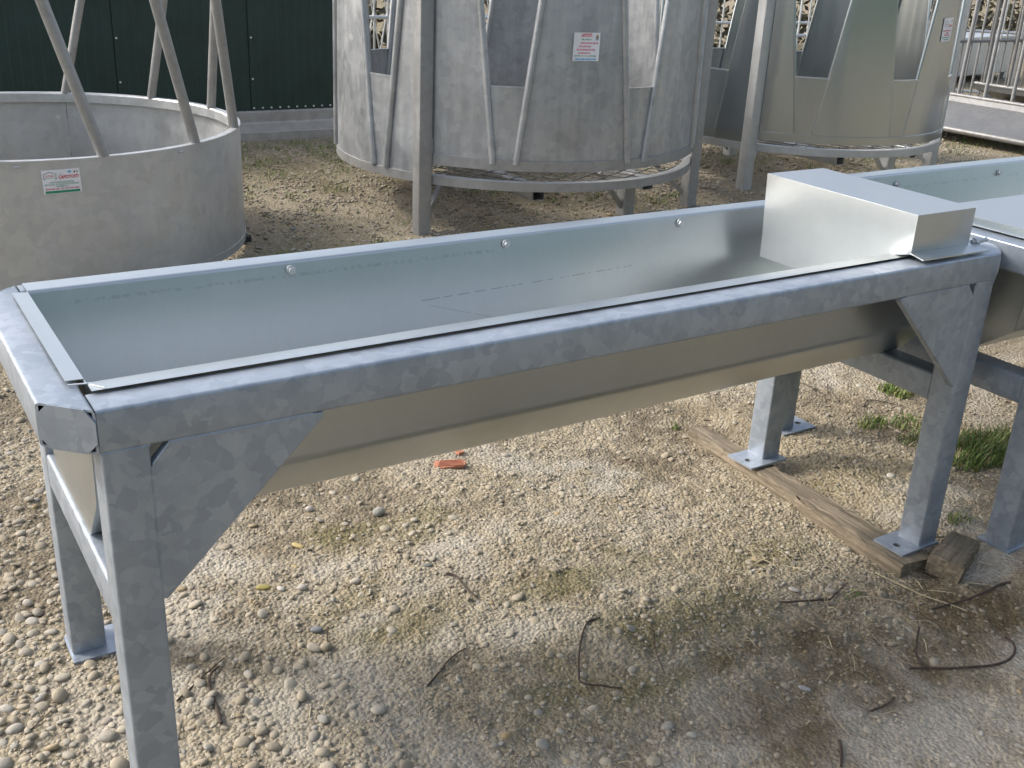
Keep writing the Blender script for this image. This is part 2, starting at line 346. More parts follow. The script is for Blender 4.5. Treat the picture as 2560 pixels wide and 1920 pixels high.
for nm, fn in (('stain', stain_at), ('moss', moss_at), ('cement', cement_at), ('dirt', dirt_at)):
    a = me.attributes.new(nm, 'FLOAT', 'POINT'); a.data.foreach_set('value', fn(XF, YF).astype(np.float32))
me.shade_smooth()
g = link('ground', me, M['ground']); tag(g, 'pale beige gravel yard with patches of dirt and cement', kind='structure')

# gravel -------------------------------------------------------------
import bmesh
def ico(sub):
    b = bmesh.new(); bmesh.ops.create_icosphere(b, subdivisions=sub, radius=1.0)
    V = np.array([v.co[:] for v in b.verts]); F = np.array([[v.index for v in f.verts] for f in b.faces]); b.free(); return V, F
IV, IF = ico(2); CV, CF = ico(1)
def protos(V, k, amp, lump):
    out = []
    for i in range(k):
        d = rng.normal(size=(6, 3)); d /= np.linalg.norm(d, axis=1)[:, None]
        r = 1+sum(lump*rng.uniform(-1, 1)*np.abs(V@q)**2 for q in d)+rng.normal(0, amp, len(V))
        out.append(V*r[:, None])
    return out
PB = protos(IV, 10, .012, .16); CH = protos(CV, 14, .20, .10)
def in_view(x, y, mx=260, my=200):
    d = np.stack([x, y, np.zeros_like(x)], 1)-CAM; z = d@_f
    px = 1280+FPX*(d@_r)/z; py = 960-FPX*(d@_u)/z
    return (z > .3) & (px > -mx) & (px < 2560+mx) & (py > -my) & (py < 1920+my)
HOLES = []      # spots kept free of big pebbles: (x, y, r)
def scatter(n, lo, hi, box, pv, pf, flat=(.45, .8), sink=(.1, .5), weight=None, mind=0.0, margin=(260, 200)):
    x = rng.uniform(box[0], box[1], n); y = rng.uniform(box[2], box[3], n)
    k = in_view(x, y, *margin)
    if weight is not None: k &= rng.uniform(0, 1, n) < weight(x, y)
    for hx, hy, hr in HOLES: k &= np.hypot(x-hx, y-hy) > hr
    x, y = x[k], y[k]; n = len(x)
    s = lo*(hi/lo)**(rng.uniform(0, 1, n)**1.7)
    if mind:
        order = np.argsort(-s); cell = 2*hi; grid = {}; keep = []
        for i in order:
            gx_, gy_ = int(x[i]//cell), int(y[i]//cell); ok = True
            for a in (-1, 0, 1):
                for b_ in (-1, 0, 1):
                    for j in grid.get((gx_+a, gy_+b_), ()):
                        if (x[i]-x[j])**2+(y[i]-y[j])**2 < (mind*(s[i]+s[j]))**2: ok = False; break
                    if not ok: break
                if not ok: break
            if ok: grid.setdefault((gx_, gy_), []).append(i); keep.append(i)
        x, y, s = x[keep], y[keep], s[keep]; n = len(x)
    asp = rng.uniform(.6, 1.0, n); fl = rng.uniform(*flat, n); an = rng.uniform(0, 6.283, n); tl = rng.normal(0, .22, n); ta = rng.uniform(0, 6.283, n)
    z = gbase(x, y)+relief(x, y)
    h = s*np.minimum(asp, 1)*fl
    zc = z+h*(1-2*rng.uniform(*sink, n))
    st = np.maximum(stain_at(x, y), .45*dirt_at(x, y)*(rng.uniform(0, 1, n) < .8))
    Vs = []; Fs = []; S = []; base = 0; which = rng.integers(0, len(pv), n)
    for q in range(len(pv)):
        i = np.where(which == q)[0]
        if not len(i): continue
        P = pv[q][None]*np.stack([s[i], s[i]*asp[i], h[i]], 1)[:, None, :]
        P[..., 2] += (P[..., 0]*np.cos(ta[i])[:, None]+P[..., 1]*np.sin(ta[i])[:, None])*tl[i][:, None]
        c, sn = np.cos(an[i])[:, None], np.sin(an[i])[:, None]
        W = np.stack([P[..., 0]*c-P[..., 1]*sn+x[i][:, None], P[..., 0]*sn+P[..., 1]*c+y[i][:, None], P[..., 2]+zc[i][:, None]], -1)
        nv = pv[q].shape[0]
        Fs.append((pf[None]+(np.arange(len(i))*nv)[:, None, None]+base).reshape(-1, 3)); Vs.append(W.reshape(-1, 3)); S.append(np.repeat(st[i], nv)); base += len(i)*nv
    return np.concatenate(Vs), np.concatenate(Fs), np.concatenate(S)
def stuff(name, parts, mat, label, cat, smooth):
    off = 0; V = []; F = []; S = []
    for v, f, s in parts: V.append(v); F.append(f+off); S.append(s); off += len(v)
    me = bpy.data.meshes.new(name); npmesh(me, np.concatenate(V), np.concatenate(F))
    a = me.attributes.new('stain', 'FLOAT', 'POINT'); a.data.foreach_set('value', np.concatenate(S).astype(np.float32))
    if smooth: me.shade_smooth()
    return tag(link(name, me, mat), label, cat, kind='stuff')

# distinct stones first, so the scatter leaves room for them -----------------------------------
Z5 = lambda a, b: (a/2.3047, 1200+b/2.3047)
Z7 = lambda a, b: (800+a/2.458, 1260+b/2.458)
Z8 = lambda a, b: (1700+a/2.514, 1260+b/2.514)
ZB = lambda a, b: (560+a/2.989, 960+b/2.989)
Z6 = lambda a, b: (1700+a/2.073, 660+b/2.073)
STONES = [  # pixel, half length px, aspect, flat, angle, colour, label
    (ZB(1155, 968), 15, .9, .95, 0, (.30, .305, .29), 'grey egg-shaped stone lying loose below the middle of the trough'),
    (ZB(640, 940), 12, .9, .7, .3, (.50, .47, .45), 'pale rounded stone right of the sloping gusset plate'),
    (ZB(550, 1207), 19, .42, .5, -.5, (.44, .35, .17), 'flat ochre oblong pebble nearest the tip of the gusset plate'),
    (ZB(540, 1367), 15, .4, .5, -.5, (.42, .34, .17), 'small flat ochre pebble beside a white pebble'),
    (ZB(295, 1522), 19, .5, .6, .1, (.33, .29, .10), 'olive yellow pebble right of the front left leg'),
    (ZB(425, 1535), 13, .75, .7, -.4, (.55, .54, .52), 'white oval pebble next to the olive yellow pebble'),
    (ZB(585, 1530), 14, .85, .8, .5, (.48, .455, .44), 'round pale grey pebble right of the white oval pebble'),
    (ZB(980, 1480), 15, .8, .7, 0, (.49, .46, .42), 'cream rounded stone near a dark twig under the trough'),
    (ZB(1515, 1362), 17, .6, .7, .3, (.23, .235, .23), 'dark grey pointed stone in the middle of the open gravel'),
    (Z5(1825, 866), 19, .6, .7, .2, (.24, .26, .29), 'dark blue-grey stone at the edge of the damp patch'),
    (Z5(1810, 970), 22, .6, .6, -.4, (.36, .33, .29), 'brown-grey oblong stone below the dark blue-grey stone'),
    (Z5(86, 1447), 24, .85, .7, 1.2, (.41, .39, .36), 'large grey cobble in the lower left corner, lower of two'),
    (Z5(36, 1330), 23, .75, .7, -.3, (.45, .43, .40), 'large pale cobble in the lower left corner, upper of two'),
    (Z5(186, 822), 18, .75, .7, -.3, (.42, .40, .37), 'smooth grey pebble left of the rear left leg'),
    (Z5(160, 715), 16, .85, .75, 0, (.45, .42, .38), 'smooth tan pebble above the grey pebble by the rear left leg'),
    (Z8(782, 1160), 17, .55, .5, -.5, (.33, .345, .355), 'flat bluish grey stone on the dark stained ground'),
    (Z8(72, 1460), 14, .9, .8, 0, (.42, .41, .38), 'round pale stone at the lower edge beside a second one'),
    (Z8(715, 540), 17, .5, .6, -.5, (.50, .48, .45), 'whitish oblong stone in front of the wooden beam'),
    (Z8(675, 313), 8, .85, .8, 0, (.62, .60, .55), 'small bright white stone in front of the wooden beam'),
    (Z6(1092, 1101), 11, .8, .7, -.2, (.62, .60, .56), 'bright white stone between the two right-hand legs'),
    (Z6(768, 790), 8, .9, .9, .4, (.34, .33, .31), 'grey pebble behind the right-hand rear leg'),
]
smats = {}
for (px, hl, asp, fl, an, c, lab) in STONES:
    p = gp(*px); dist = float((p-CAM)@_f); r = hl*dist/FPX
    HOLES.append((p[0], p[1], r*1.15))
    V = PB[rng.integers(0, len(PB))]*np.array([r, r*asp, r*asp*fl])
    ca, sa = math.cos(an-YAW), math.sin(an-YAW); V = np.stack([V[:, 0]*ca-V[:, 1]*sa, V[:, 0]*sa+V[:, 1]*ca, V[:, 2]], 1)
    me = bpy.data.meshes.new('stone'); npmesh(me, V, IF); me.shade_smooth()
    o = link('stone', me, simple('stone_'+str(len(smats)), (c[0]*.82, c[1]*.79, c[2]*.73), .8, 0, .22, 70, .0015)); smats[lab] = 1
    o.location = (p[0], p[1], p[2]+r*asp*fl*.55-.002); m_ = o.modifiers.new('smooth', 'SUBSURF'); m_.levels = 1; m_.render_levels = 1
    tag(o, lab, 'stone', 'loose stones on the gravel')

leftz = lambda x, y: .22+.78*(1-ss(.0, .75, x+.25*(y-.2)))+0*x
wmed = lambda x, y: np.clip(fbm(x*3, y*3, 3, 70)*2.2-.55, .08, 1)*(1-.85*cement_at(x, y))*(1-.5*stain_at(x, y))*(1-.4*dirt_at(x, y))
wbig = lambda x, y: leftz(x, y)*(1-.8*cement_at(x, y))*np.clip(fbm(x*2.2, y*2.2, 3, 77)*1.9-.30, .10, 1)
NB = (-1.3, 3.9, -1.1, 2.4)
parts_big = [scatter(26000, .0068, .018, NB, PB, IF, (.35, .65), (.35, .78), wbig, .82)]
parts_med = [scatter(26000, .0038, .0080, NB, PB[:5], IF, (.5, .9), (.2, .7), wmed, .6)]
parts_big.append(scatter(14000, .0085, .020, (-1.1, .75, -.7, 1.9), PB, IF, (.4, .75), (.15, .6), lambda x, y: (1-ss(-.05, .65, x+.3*(y-.3)))*np.clip(fbm(x*3.3, y*3.3, 3, 170)*2.6-.55, .1, 1), .84))
stuff('pebbles', parts_big, M['pebble'], 'rounded river pebbles half sunk in the yard', 'gravel', True)
wchip = lambda x, y: np.clip(fbm(x*4, y*4, 3, 80)*2.0-.35, .12, 1)*(1-.9*cement_at(x, y))*(1-.65*stain_at(x, y))*(1-.35*dirt_at(x, y))*np.clip(1.5-.33*np.hypot(x-CAM[0], y-CAM[1]), .25, 1)
parts_chip = [scatter(95000, .0018, .0046, NB, CH, CF, (.5, .95), (.05, .6), wchip, 0),
              scatter(16000, .0045, .010, NB, CH, CF, (.4, .85), (.1, .6), wmed, .55)]
stuff('grit', parts_chip, M['pebble'], 'fine angular grit covering the yard in front', 'gravel', False)
stuff('small_pebbles', parts_med, M['pebble'], 'small round pebbles bedded between the larger ones', 'gravel', True)
wfar = lambda x, y: np.clip(.3+fbm(x*1.3, y*1.3, 4, 90)*1.0, 0, 1)
parts_far = [scatter(75000, .006, .017, (-2, 9, 2.3, 8), CH, CF, (.5, .9), (.1, .6), wfar, 0, (150, 60)), scatter(12000, .012, .028, (4, 16, 3, 14), CH, CF, (.5, .9), (.1, .6), wfar, 0, (150, 60))]
stuff('coarse_gravel', parts_far, M['pebble'], 'coarse pale gravel between the feeders in the back', 'gravel', False)

# ------------------------------------------------------------------ troughs
def make_trough(name, label, x0, y0, L, W, H, base, cover, basin, bolts_x):
    """x0,y0: front left corner where the chamfer starts; local origin there, z=0 at the foot"""
    t = empty(name, (x0, y0, base)); tag(t, label, 'trough')
    c = .077; b = .079; r = .0065; T = M['tube']; H = H-base
    # long rails
    for nm, yy, bw in (('front_rail', b/2, b), ('rear_rail', W-.026, .052)):
        mb = MB(); prof = [(p[0]+yy, p[1]+H-b/2) for p in rrect(bw, b, r)]; pi_ = [(p[0]+yy, p[1]+H-b/2) for p in rrect(bw-.008, b-.008, r-.004)]
        hollow(mb, lambda a, e: (0.0, L)[e], prof, pi_, 'x'); mb.build(nm, T, t, True)
    for s in (0, 1):
        xc = -c/2-.001 if s == 0 else L+c/2+.001
        mb = MB(); prof = [(p[0]+xc, p[1]+H-b/2) for p in rrect(c, b, r)]; pi_ = [(p[0]+xc, p[1]+H-b/2) for p in rrect(c-.008, b-.008, r-.004)]
        if s == 0: ends = lambda a, e: (-a, W+a)[e]
        else: ends = lambda a, e: (a-L, W-(a-L))[e]
        hollow(mb, ends, prof, pi_, 'y'); mb.build('end_rail', T, t, True)
        for e in (0, 1):                                   # plate closing the chamfered corner
            sx = -1 if s == 0 else 1; ox = 0 if s == 0 else L
            sy = 1 if e == 0 else -1; oy = 0 if e == 0 else W
            hw = c*math.sqrt(2); q = .021
            poly = [(q, 0), (hw-q, 0), (hw, q), (hw, b-q), (hw-q, b), (q, b), (.001, b-q), (.001, q)]
            mb = MB(); V = []
            for d in (-.001, .003):
                for a, z in poly:
                    k = a/math.sqrt(2); V.append((ox+sx*k+sx*d*.7, oy+sy*k-sy*d*.7, H-b+z))
            n = 8; mb.add(V, [tuple(range(n)), tuple(range(n, 2*n))]+[(i, (i+1) % n, (i+1) % n+n, i+n) for i in range(n)])
            mb.build('corner_plate', T, t)
    # legs with foot plates, gussets
    g = .3085; lw = .080
    for s in (0, 1):
        for e in (0, 1):
            lx = lw/2 if s == 0 else L-lw/2; ly = lw/2 if e == 0 else W-lw/2
            leg = MB().sweep([(lx, ly, .007), (lx, ly, H-b)], rrect(lw-.001, lw-.001, .0055)).build('leg', T, t, True)
            px0, px1 = (-.004, .165) if s == 0 else (L-.165, L+.004)
            py0, py1 = (-.008, .100) if e == 0 else (W-.112, W+.006)
            hx = px0+.13 if s == 0 else px0+.035; hy = (py0+py1)/2-.005; hr = .011   # bolt hole
            mb = MB(); k = 16; V = []; F = []
            for z in (0, .007):
                for i in range(k):
                    a = 2*math.pi*i/k; ca, sa = math.cos(a), math.sin(a)
                    tt = min(((px1 if ca > 0 else px0)-hx)/ca if abs(ca) > 1e-6 else 9, ((py1 if sa > 0 else py0)-hy)/sa if abs(sa) > 1e-6 else 9)
                    V += [(hx+ca*tt, hy+sa*tt, z), (hx+ca*hr, hy+sa*hr, z)]
                # corners are added as extra triangles
            for z in range(2):
                o = z*2*k
                for i in range(k): j = (i+1) % k; F.append((o+2*i, o+2*j, o+2*j+1, o+2*i+1))
            for i in range(k): j = (i+1) % k; F += [(2*i, 2*j, 2*k+2*j, 2*k+2*i), (2*i+1, 2*j+1, 2*k+2*j+1, 2*k+2*i+1)]
            # square the corners
            cs = [(px0, py0), (px1, py0), (px1, py1), (px0, py1)]
            for cx, cy in cs:
                a = math.atan2(cy-hy, cx-hx) % (2*math.pi); i = int(a/(2*math.pi)*k); j = (i+1) % k
                n0 = len(V); V += [(cx, cy, 0), (cx, cy, .007)]; F += [(2*i, n0, 2*j), (2*k+2*i, n0+1, 2*k+2*j), (2*i, n0, n0+1, 2*k+2*i), (n0, 2*j, 2*k+2*j, n0+1)]
            mb.add(V, F); mb.build('foot_plate', T, leg)
            # gusset between leg and long rail: box-folded plate, inner corner clipped
            z1 = H-b; xi = lw if s == 0 else L-lw; d = 1 if s == 0 else -1; cl = .030; tip = .010
            poly = [(xi+d*cl, z1), (xi+d*g, z1), (xi+d*g, z1-tip), (xi+d*tip*.6, z1-g+.005), (xi, z1-g+.005), (xi, z1-cl*1.15)]
            ya = .001 if e == 0 else W-.021
            MB().prism(poly, ya, ya+.020).build('gusset', T, t, bevel=.002)
            # weld beads
            mb = MB(); k = 34
            yw = .0045 if e == 0 else W-.0045
            pts = [(xi+d*(cl+(g-cl-.02)*i/k), yw, z1+random.uniform(-.0008, .0008)) for i in range(k+1)]
            mb.sweep(pts, circ(.0036, 7)); mb.sweep([(xi-d*.001+d*random.uniform(-.0006, .0006), yw, z1-cl*1.3-(g-cl*1.6)*i/k) for i in range(k+1)], circ(.0036, 7), up=(0, 1, 0))
            xa, xb = (0, lw) if s == 0 else (L-lw, L)
            mb.sweep([(xa+(xb-xa)*i/14, yw, z1+random.uniform(-.0008, .0008)) for i in range(15)], circ(.0036, 7))
            mb.build('weld_bead', T, t, True)
    for s in (0, 1):
        xc = lw/2 if s == 0 else L-lw/2
        MB().sweep([(xc, lw-.001, .503-base), (xc, W-lw+.001, .503-base)], rrect(lw-.004, .084, .008)).build('cross_brace', T, t, True)
    # sheet basin: cross section (y,z) swept in x, with end walls and lips
    xs0, xs1 = basin['x']; prof = basin['prof']; mb = MB(); th = .0016
    def rounded(pr):
        out = []
        for i, p in enumerate(pr):
            if i in (0, len(pr)-1): out.append(p); continue
            a, b_ = Vector(pr[i-1]), Vector(pr[i+1]); q = Vector(p); d0 = (a-q); d1 = (b_-q); k = min(.006 if i in (1, len(pr)-2) else .014, d0.length*.45, d1.length*.45)
            s0 = q+d0.normalized()*k; s1 = q+d1.normalized()*k
            for tt in (0, .33, .67, 1): out.append(tuple(s0*(1-tt)**2+q*2*tt*(1-tt)+s1*tt**2))
        return out
    rp = rounded(prof); nseg = 24; V = []; F = []
    for i in range(nseg+1):
        x = xs0+(xs1-xs0)*i/nseg
        V += [(x, y, z+.0016*math.sin(3.1*x+5*y)*(1 if 2 < j < len(rp)-3 else .3)) for j, (y, z) in enumerate(rp)]
    k = len(rp)
    for i in range(nseg):
        for j in range(k-1): F.append((i*k+j, i*k+j+1, (i+1)*k+j+1, (i+1)*k+j))
    mb.add(V, F)
    body = mb.build('basin', M['sheet'], t, True, angle=50)
    m_ = body.modifiers.new('solid', 'SOLIDIFY'); m_.thickness = th; m_.offset = 0; m_.use_rim = False
    for s in (0, 1):                                      # end walls inside the basin, folded over the end rail
        x = xs0 if s == 0 else xs1; d = -1 if s == 0 else 1
        inner = rp[2:-2]
        mb = MB(); mb.prism([(y, z) for y, z in inner], x-.001, x+.001, 'x')
        zl = prof[1][1]; ya, yb = prof[1][0]+.014, prof[-2][0]-.014
        mb.add([(x, ya, zl), (x, yb, zl), (x+d*.030, yb+.004, zl+.0015), (x+d*.030, ya-.004, zl+.0025), (x, ya, zl+.002), (x, yb, zl+.002), (x+d*.030, yb+.004, zl+.0035), (x+d*.030, ya-.004, zl+.0045)],
               [(0, 1, 2, 3), (4, 5, 6, 7), (0, 1, 5, 4), (2, 3, 7, 6), (1, 2, 6, 5), (3, 0, 4, 7)])
        mb.build('end_wall', M['sheet'], body)
    for bx in bolts_x:
        y, z = prof[-2][0]-.0085, .898-base; mb = MB()
        mb.sweep([(bx, y, z), (bx, y-.003, z)], circ(.012, 14)); mb.sweep([(bx, y-.003, z), (bx, y-.010, z)], circ(.008, 6))
        mb.build('bolt', M['gatezinc'], t)
    return t, body

prof1 = [(.070, .9195), (.118, .9180), (.147, .668), (.255, .5475), (.575, .5475), (.622, .640), (.672, .9180), (.732, .9175)]
trough, basin1 = make_trough('feed_trough', 'long galvanised steel trough on four legs with a box cover at its right end', 0, 0, 2.3686, .7389, .9143, 0.0,
                             None, dict(x=(.010, 2.352), prof=prof1), [.587, 1.187, 1.790])
# float cover on the right end
cx0, cx1 = 2.048, 2.286; cz = 1.036; cv = empty('float_cover'); cv.parent = trough
def sheetbox(name, quads_, mat, parent, th=.0016, bevel=0):
    mb = MB()
    for q in quads_: mb.add(q, [tuple(range(len(q)))])
    me = bpy.data.meshes.new(name); me.from_pydata(mb.v, [], mb.f)
    b_ = bmesh.new(); b_.from_mesh(me); bmesh.ops.remove_doubles(b_, verts=b_.verts, dist=1e-5); bmesh.ops.recalc_face_normals(b_, faces=b_.faces); b_.to_mesh(me); b_.free()
    o = link(name, me, mat, parent); m_ = o.modifiers.new('solid', 'SOLIDIFY'); m_.thickness = th; m_.offset = -1
    if bevel:
        m2 = o.modifiers.new('bevel', 'BEVEL'); m2.width = bevel; m2.segments = 2; m2.limit_method = 'ANGLE'; m2.angle_limit = R_(40)
        me.shade_smooth(); me.set_sharp_from_angle(angle=R_(35))
    return o
bpy.data.objects.remove(cv)
y0c, y1c, zb = .049, .590, .932
cv = sheetbox('float_cover', [[(cx0, y0c, cz), (cx1, y0c, cz), (cx1, y1c, cz+.004), (cx0, y1c, cz+.004)],                       # top
    [(cx0, y0c, zb), (cx1, y0c, zb), (cx1, y0c, cz), (cx0, y0c, cz)],                                                         # front
    [(cx0, y1c, cz+.004), (cx1, y1c, cz+.004), (cx1, y1c-.012, .86), (cx0, y1c-.012, .86)],                                    # rear
    [(cx1, y0c, zb), (cx1, y1c-.005, zb), (cx1, y1c, cz+.004), (cx1, y0c, cz)],                                                # right
    [(cx0, y0c, cz), (cx0, y1c, cz+.004), (cx0, y1c-.012, .86), (cx0, y1c-.014, .790), (cx0, .168, .790), (cx0, .132, .912), (cx0, y0c, zb)]], M['cover'], trough, .002, .004)
tag(cv, 'bright sheet metal box cover over the right end of the trough')
MB().add([(cx0-.004, .006, .926), (cx1+.035, .008, .922), (cx1+.035, .049, .930), (cx0-.004, .049, .934), (cx0-.004, .006, .929), (cx1+.035, .008, .925), (cx1+.035, .049, .933), (cx0-.004, .049, .937)],
         [(0, 1, 2, 3), (4, 5, 6, 7), (0, 1, 5, 4), (1, 2, 6, 5), (2, 3, 7, 6), (3, 0, 4, 7)]).build('cover_flange', M['sheet'], cv)
mb = MB(); mb.sweep([(2.318, .062, .934), (2.365, .050, .940)], circ(.0065, 10)); mb.sweep([(2.327, .060, .935), (2.337, .057, .937)], circ(.012, 6)); mb.build('latch_bolt', M['gatezinc'], cv, True)
# a thin bent strip where the lips meet at the near left corner
MB().add([(-.018, .120, .9195), (.014, .108, .9215), (.033, .074, .9235), (.031, .071, .9235), (.011, .104, .9215), (-.020, .116, .9195)], [(0, 1, 4, 5), (1, 2, 3, 4)]).build('lip_strip', M['cover'], trough).modifiers.new('s', 'SOLIDIFY').thickness = .002

H2 = .930
prof2 = [(.070, H2+.005), (.118, H2+.004), (.147, .66), (.30, .545), (.74, .545), (.910, .62), (.962, H2+.004), (1.025, H2+.003)]
trough2, basin2 = make_trough('feed_trough', 'wider galvanised trough at the right edge, behind the box-covered one', 2.512, -.145, 2.40, 1.03, H2, 0.0,
                              None, dict(x=(.010, 2.38), prof=prof2), [.42, 1.02, 1.62])
MB().box((.050, .075, H2+.012), (.86, .52, H2+.0145)).build('flat_cover', M['cover'], trough2)

# ------------------------------------------------------------------ stickers
def textmesh(body, size, bold=0.0, shear=0.0):
    c = bpy.data.curves.new('t', 'FONT'); c.body = body; c.size = size; c.align_x = 'CENTER'; c.align_y = 'CENTER'; c.offset = bold; c.shear = shear; c.resolution_u = 2
    o = bpy.data.objects.new('t', c); COL.objects.link(o); bpy.context.view_layer.update()
    me = bpy.data.meshes.new_from_object(o.evaluated_get(bpy.context.evaluated_depsgraph_get())); bpy.data.objects.remove(o)
    V = [v.co[:] for v in me.vertices]; F = [tuple(p.vertices) for p in me.polygons]; bpy.data.meshes.remove(me); return V, F
def sticker(parent, c, R, ang, z, wd, h, items, rot=0.0, label=None, curl=None):
    """items: ('text', string, u, v, width, height, mat) / ('bar', u, v, w, h, mat) / ('poly', pts, mat); u,v from the centre, metres"""
    cr, sr = math.cos(rot), math.sin(rot)
    def mapp(u, v, off):
        u, v = u*cr-v*sr, u*sr+v*cr
        if curl: off += curl(u, v)
        a = R_(ang)+u/R; return (c[0]+(R+off)*math.cos(a), c[1]+(R+off)*math.sin(a), z+v)
    nu, nv = 14, 8; V = []; F = []
    for j in range(nv+1):
        for i in range(nu+1): V.append(mapp(-wd/2+wd*i/nu, -h/2+h*j/nv, .0025))
    for j in range(nv):
        for i in range(nu): k = j*(nu+1)+i; F.append((k, k+1, k+nu+2, k+nu+1))
    st = MB().add(V, F).build('sticker', M['paper'], parent); tag(st, label)
    bym = {}
    for it in items:
        mat = it[-1]; mb = bym.setdefault(mat, MB())
        if it[0] == 'text':
            tv, tf = textmesh(it[1], 1.0, .03 if it[6] == 'red' else .012, .18 if it[1].isupper() and it[6] == 'red' else 0)
            xs = [p[0] for p in tv]; ys = [p[1] for p in tv]; kx = it[4]/(max(xs)-min(xs)); ky = it[5]/(max(ys)-min(ys)); mx = (max(xs)+min(xs))/2; my = (max(ys)+min(ys))/2
            mb.add([mapp(it[2]+(p[0]-mx)*kx, it[3]+(p[1]-my)*ky, .0036) for p in tv], tf)
        elif it[0] == 'bar':
            _, u, v, bw, bh, _m = it; n = 8
            mb.add([mapp(u-bw/2+bw*i/n, v+s*bh/2, .0031) for s in (-1, 1) for i in range(n+1)], [(i, i+1, n+2+i, n+1+i) for i in range(n)])
        else:
            pts = it[1]; mb.add([mapp(u, v, .0031) for u, v in pts], [tuple(range(len(pts)))])
    for mat, mb in bym.items(): tag(mb.build('lettering', M[mat], st), kind='stuff')
    return st
def dashes(u0, u1, v, h, mat, seed):
    rd = random.Random(seed); out = []; u = u0
    while u < u1:
        wv = rd.uniform(.004, .012); wv = min(wv, u1-u); out.append(('bar', u+wv/2, v, wv, h, mat)); u += wv+rd.uniform(.0015, .003)
    return out
def house(u, v, s, mat='inkgrey'):
    out = [('poly', [(u-s, v), (u, v+s*.42), (u+s, v), (u+s, v-s*.12), (u, v+s*.30), (u-s, v-s*.12)], mat)]
    out += [('bar', u-s*.9, v-s*.35, s*.12, s*.5, mat), ('bar', u+s*.9, v-s*.35, s*.12, s*.5, mat), ('bar', u-s*.85, v-s*.72, s*.3, s*.2, mat), ('bar', u+s*.85, v-s*.72, s*.3, s*.2, mat)]
    return out

# ------------------------------------------------------------------ ring feeder on the left
rc = (.582, 4.50); RR = 1.118; RZ = .665
ringf = empty('ring_feeder', (0, 0, 0)); tag(ringf, 'round open bale feeder ring with slanted bars beside the dark green wall', 'feeder')
D = M['dull']
for a0, a1 in ((-171.6, -51.9), (-52.1, 67.7), (67.9, 188.2)):
    MB().ring(rc, [(RR, .035), (RR, RZ-.004), (RR-.004, RZ-.004), (RR-.004, .035)], a0, a1, 48).build('wall_sheet', D, ringf, True)
MB().ring(rc, [(RR+.003, RZ-.012), (RR+.003, RZ), (RR-.035, RZ), (RR-.042, RZ-.008), (RR-.042, RZ-.056), (RR-.037, RZ-.056), (RR-.037, RZ-.012)], 0, 360, 120).build('rim', D, ringf, True)
MB().ring(rc, [(RR+.003, .03), (RR+.003, .07), (RR-.03, .07), (RR-.03, .03)], 0, 360, 96).build('bottom_band', D, ringf, True)
MB().ring(rc, [(RR+.0, 1.78), (RR, 1.83), (RR-.04, 1.83), (RR-.04, 1.78)], 0, 360, 96).build('top_band', D, ringf, True)
for th in (-80.8, -53.4, -27.0, 10.8, 38.6, 67.4, 96, 124, 152, 180, -152, -128, -106):
    a = R_(th); b_ = R_(th-16.6); k = RR-.020
    MB().sweep([(rc[0]+k*math.cos(a), rc[1]+k*math.sin(a), RZ-.003), (rc[0]+k*math.cos(b_), rc[1]+k*math.sin(b_), 1.80)], circ(.0255, 18)).build('slanted_bar', M['post'], ringf, True)
for th in (-20, 70, 160, 250):
    a = R_(th); cx_, cy_ = rc[0]+(RR-.02)*math.cos(a), rc[1]+(RR-.02)*math.sin(a)
    MB().box((cx_-.04, cy_-.04, 0.0), (cx_+.04, cy_+.04, .036)).build('foot', M['rubber'], ringf)
    MB().sweep([(cx_-.045*math.cos(a), cy_-.045*math.sin(a), .52), (cx_-.03*math.cos(a), cy_-.03*math.sin(a), .52)], circ(.012, 8)).build('bolt', M['screw'], ringf)
for th in (-60, 24, 100, -100):                           # spot welds under the rim
    MB().ring(rc, [(RR+.003, RZ-.030), (RR+.0045, RZ-.026), (RR+.0045, RZ-.022), (RR+.003, RZ-.018)], th-.8, th+.8, 4).build('weld_spot', M['weld'], ringf)
it = house(-.047, .034, .028)+[('text', 'CAPOTOSTI', .031, .019, .086, .015, 'red'), ('text', 'F.lli', -.001, .0315, .014, .005, 'inkgrey')]
it += dashes(-.063, -.030, .029, .0022, 'red', 1)+dashes(-.066, -.028, .024, .0022, 'red', 2)+dashes(-.062, -.031, .018, .0018, 'inkgreen', 3)
it += [('poly', [(.026, .0405), (.036, .046), (.046, .0415), (.038, .0345)], 'blue'), ('poly', [(.054, .034), (.061, .034), (.062, .043), (.054, .043)], 'brown'), ('poly', [(.066, .034), (.072, .034), (.072, .043), (.066, .043)], 'inkgrey')]
it += [('text', 'PROGETTAZIONE E REALIZZAZIONE', 0, -.003, .10, .006, 'inkgreen'), ('text', 'BOX CAVALLI - ATTREZZATURE ZOOTECNICHE', 0, -.0125, .142, .006, 'inkgreen'), ('text', 'PREFABBRICATI', 0, -.0215, .05, .006, 'inkgreen'),
       ('text', 'MONTORO (TR) - TEL. E FAX 0744 784686', 0, -.033, .142, .0085, 'red'), ('bar', 0, -.0455, .146, .011, 'inkgreen')]
sticker(ringf, rc, RR, -91, .570, .160, .106, it+[(t_[0], t_[1], t_[2], t_[3], t_[4], t_[5]) for t_ in []], .02, 'white sticker with red and green lettering on the feeder ring')

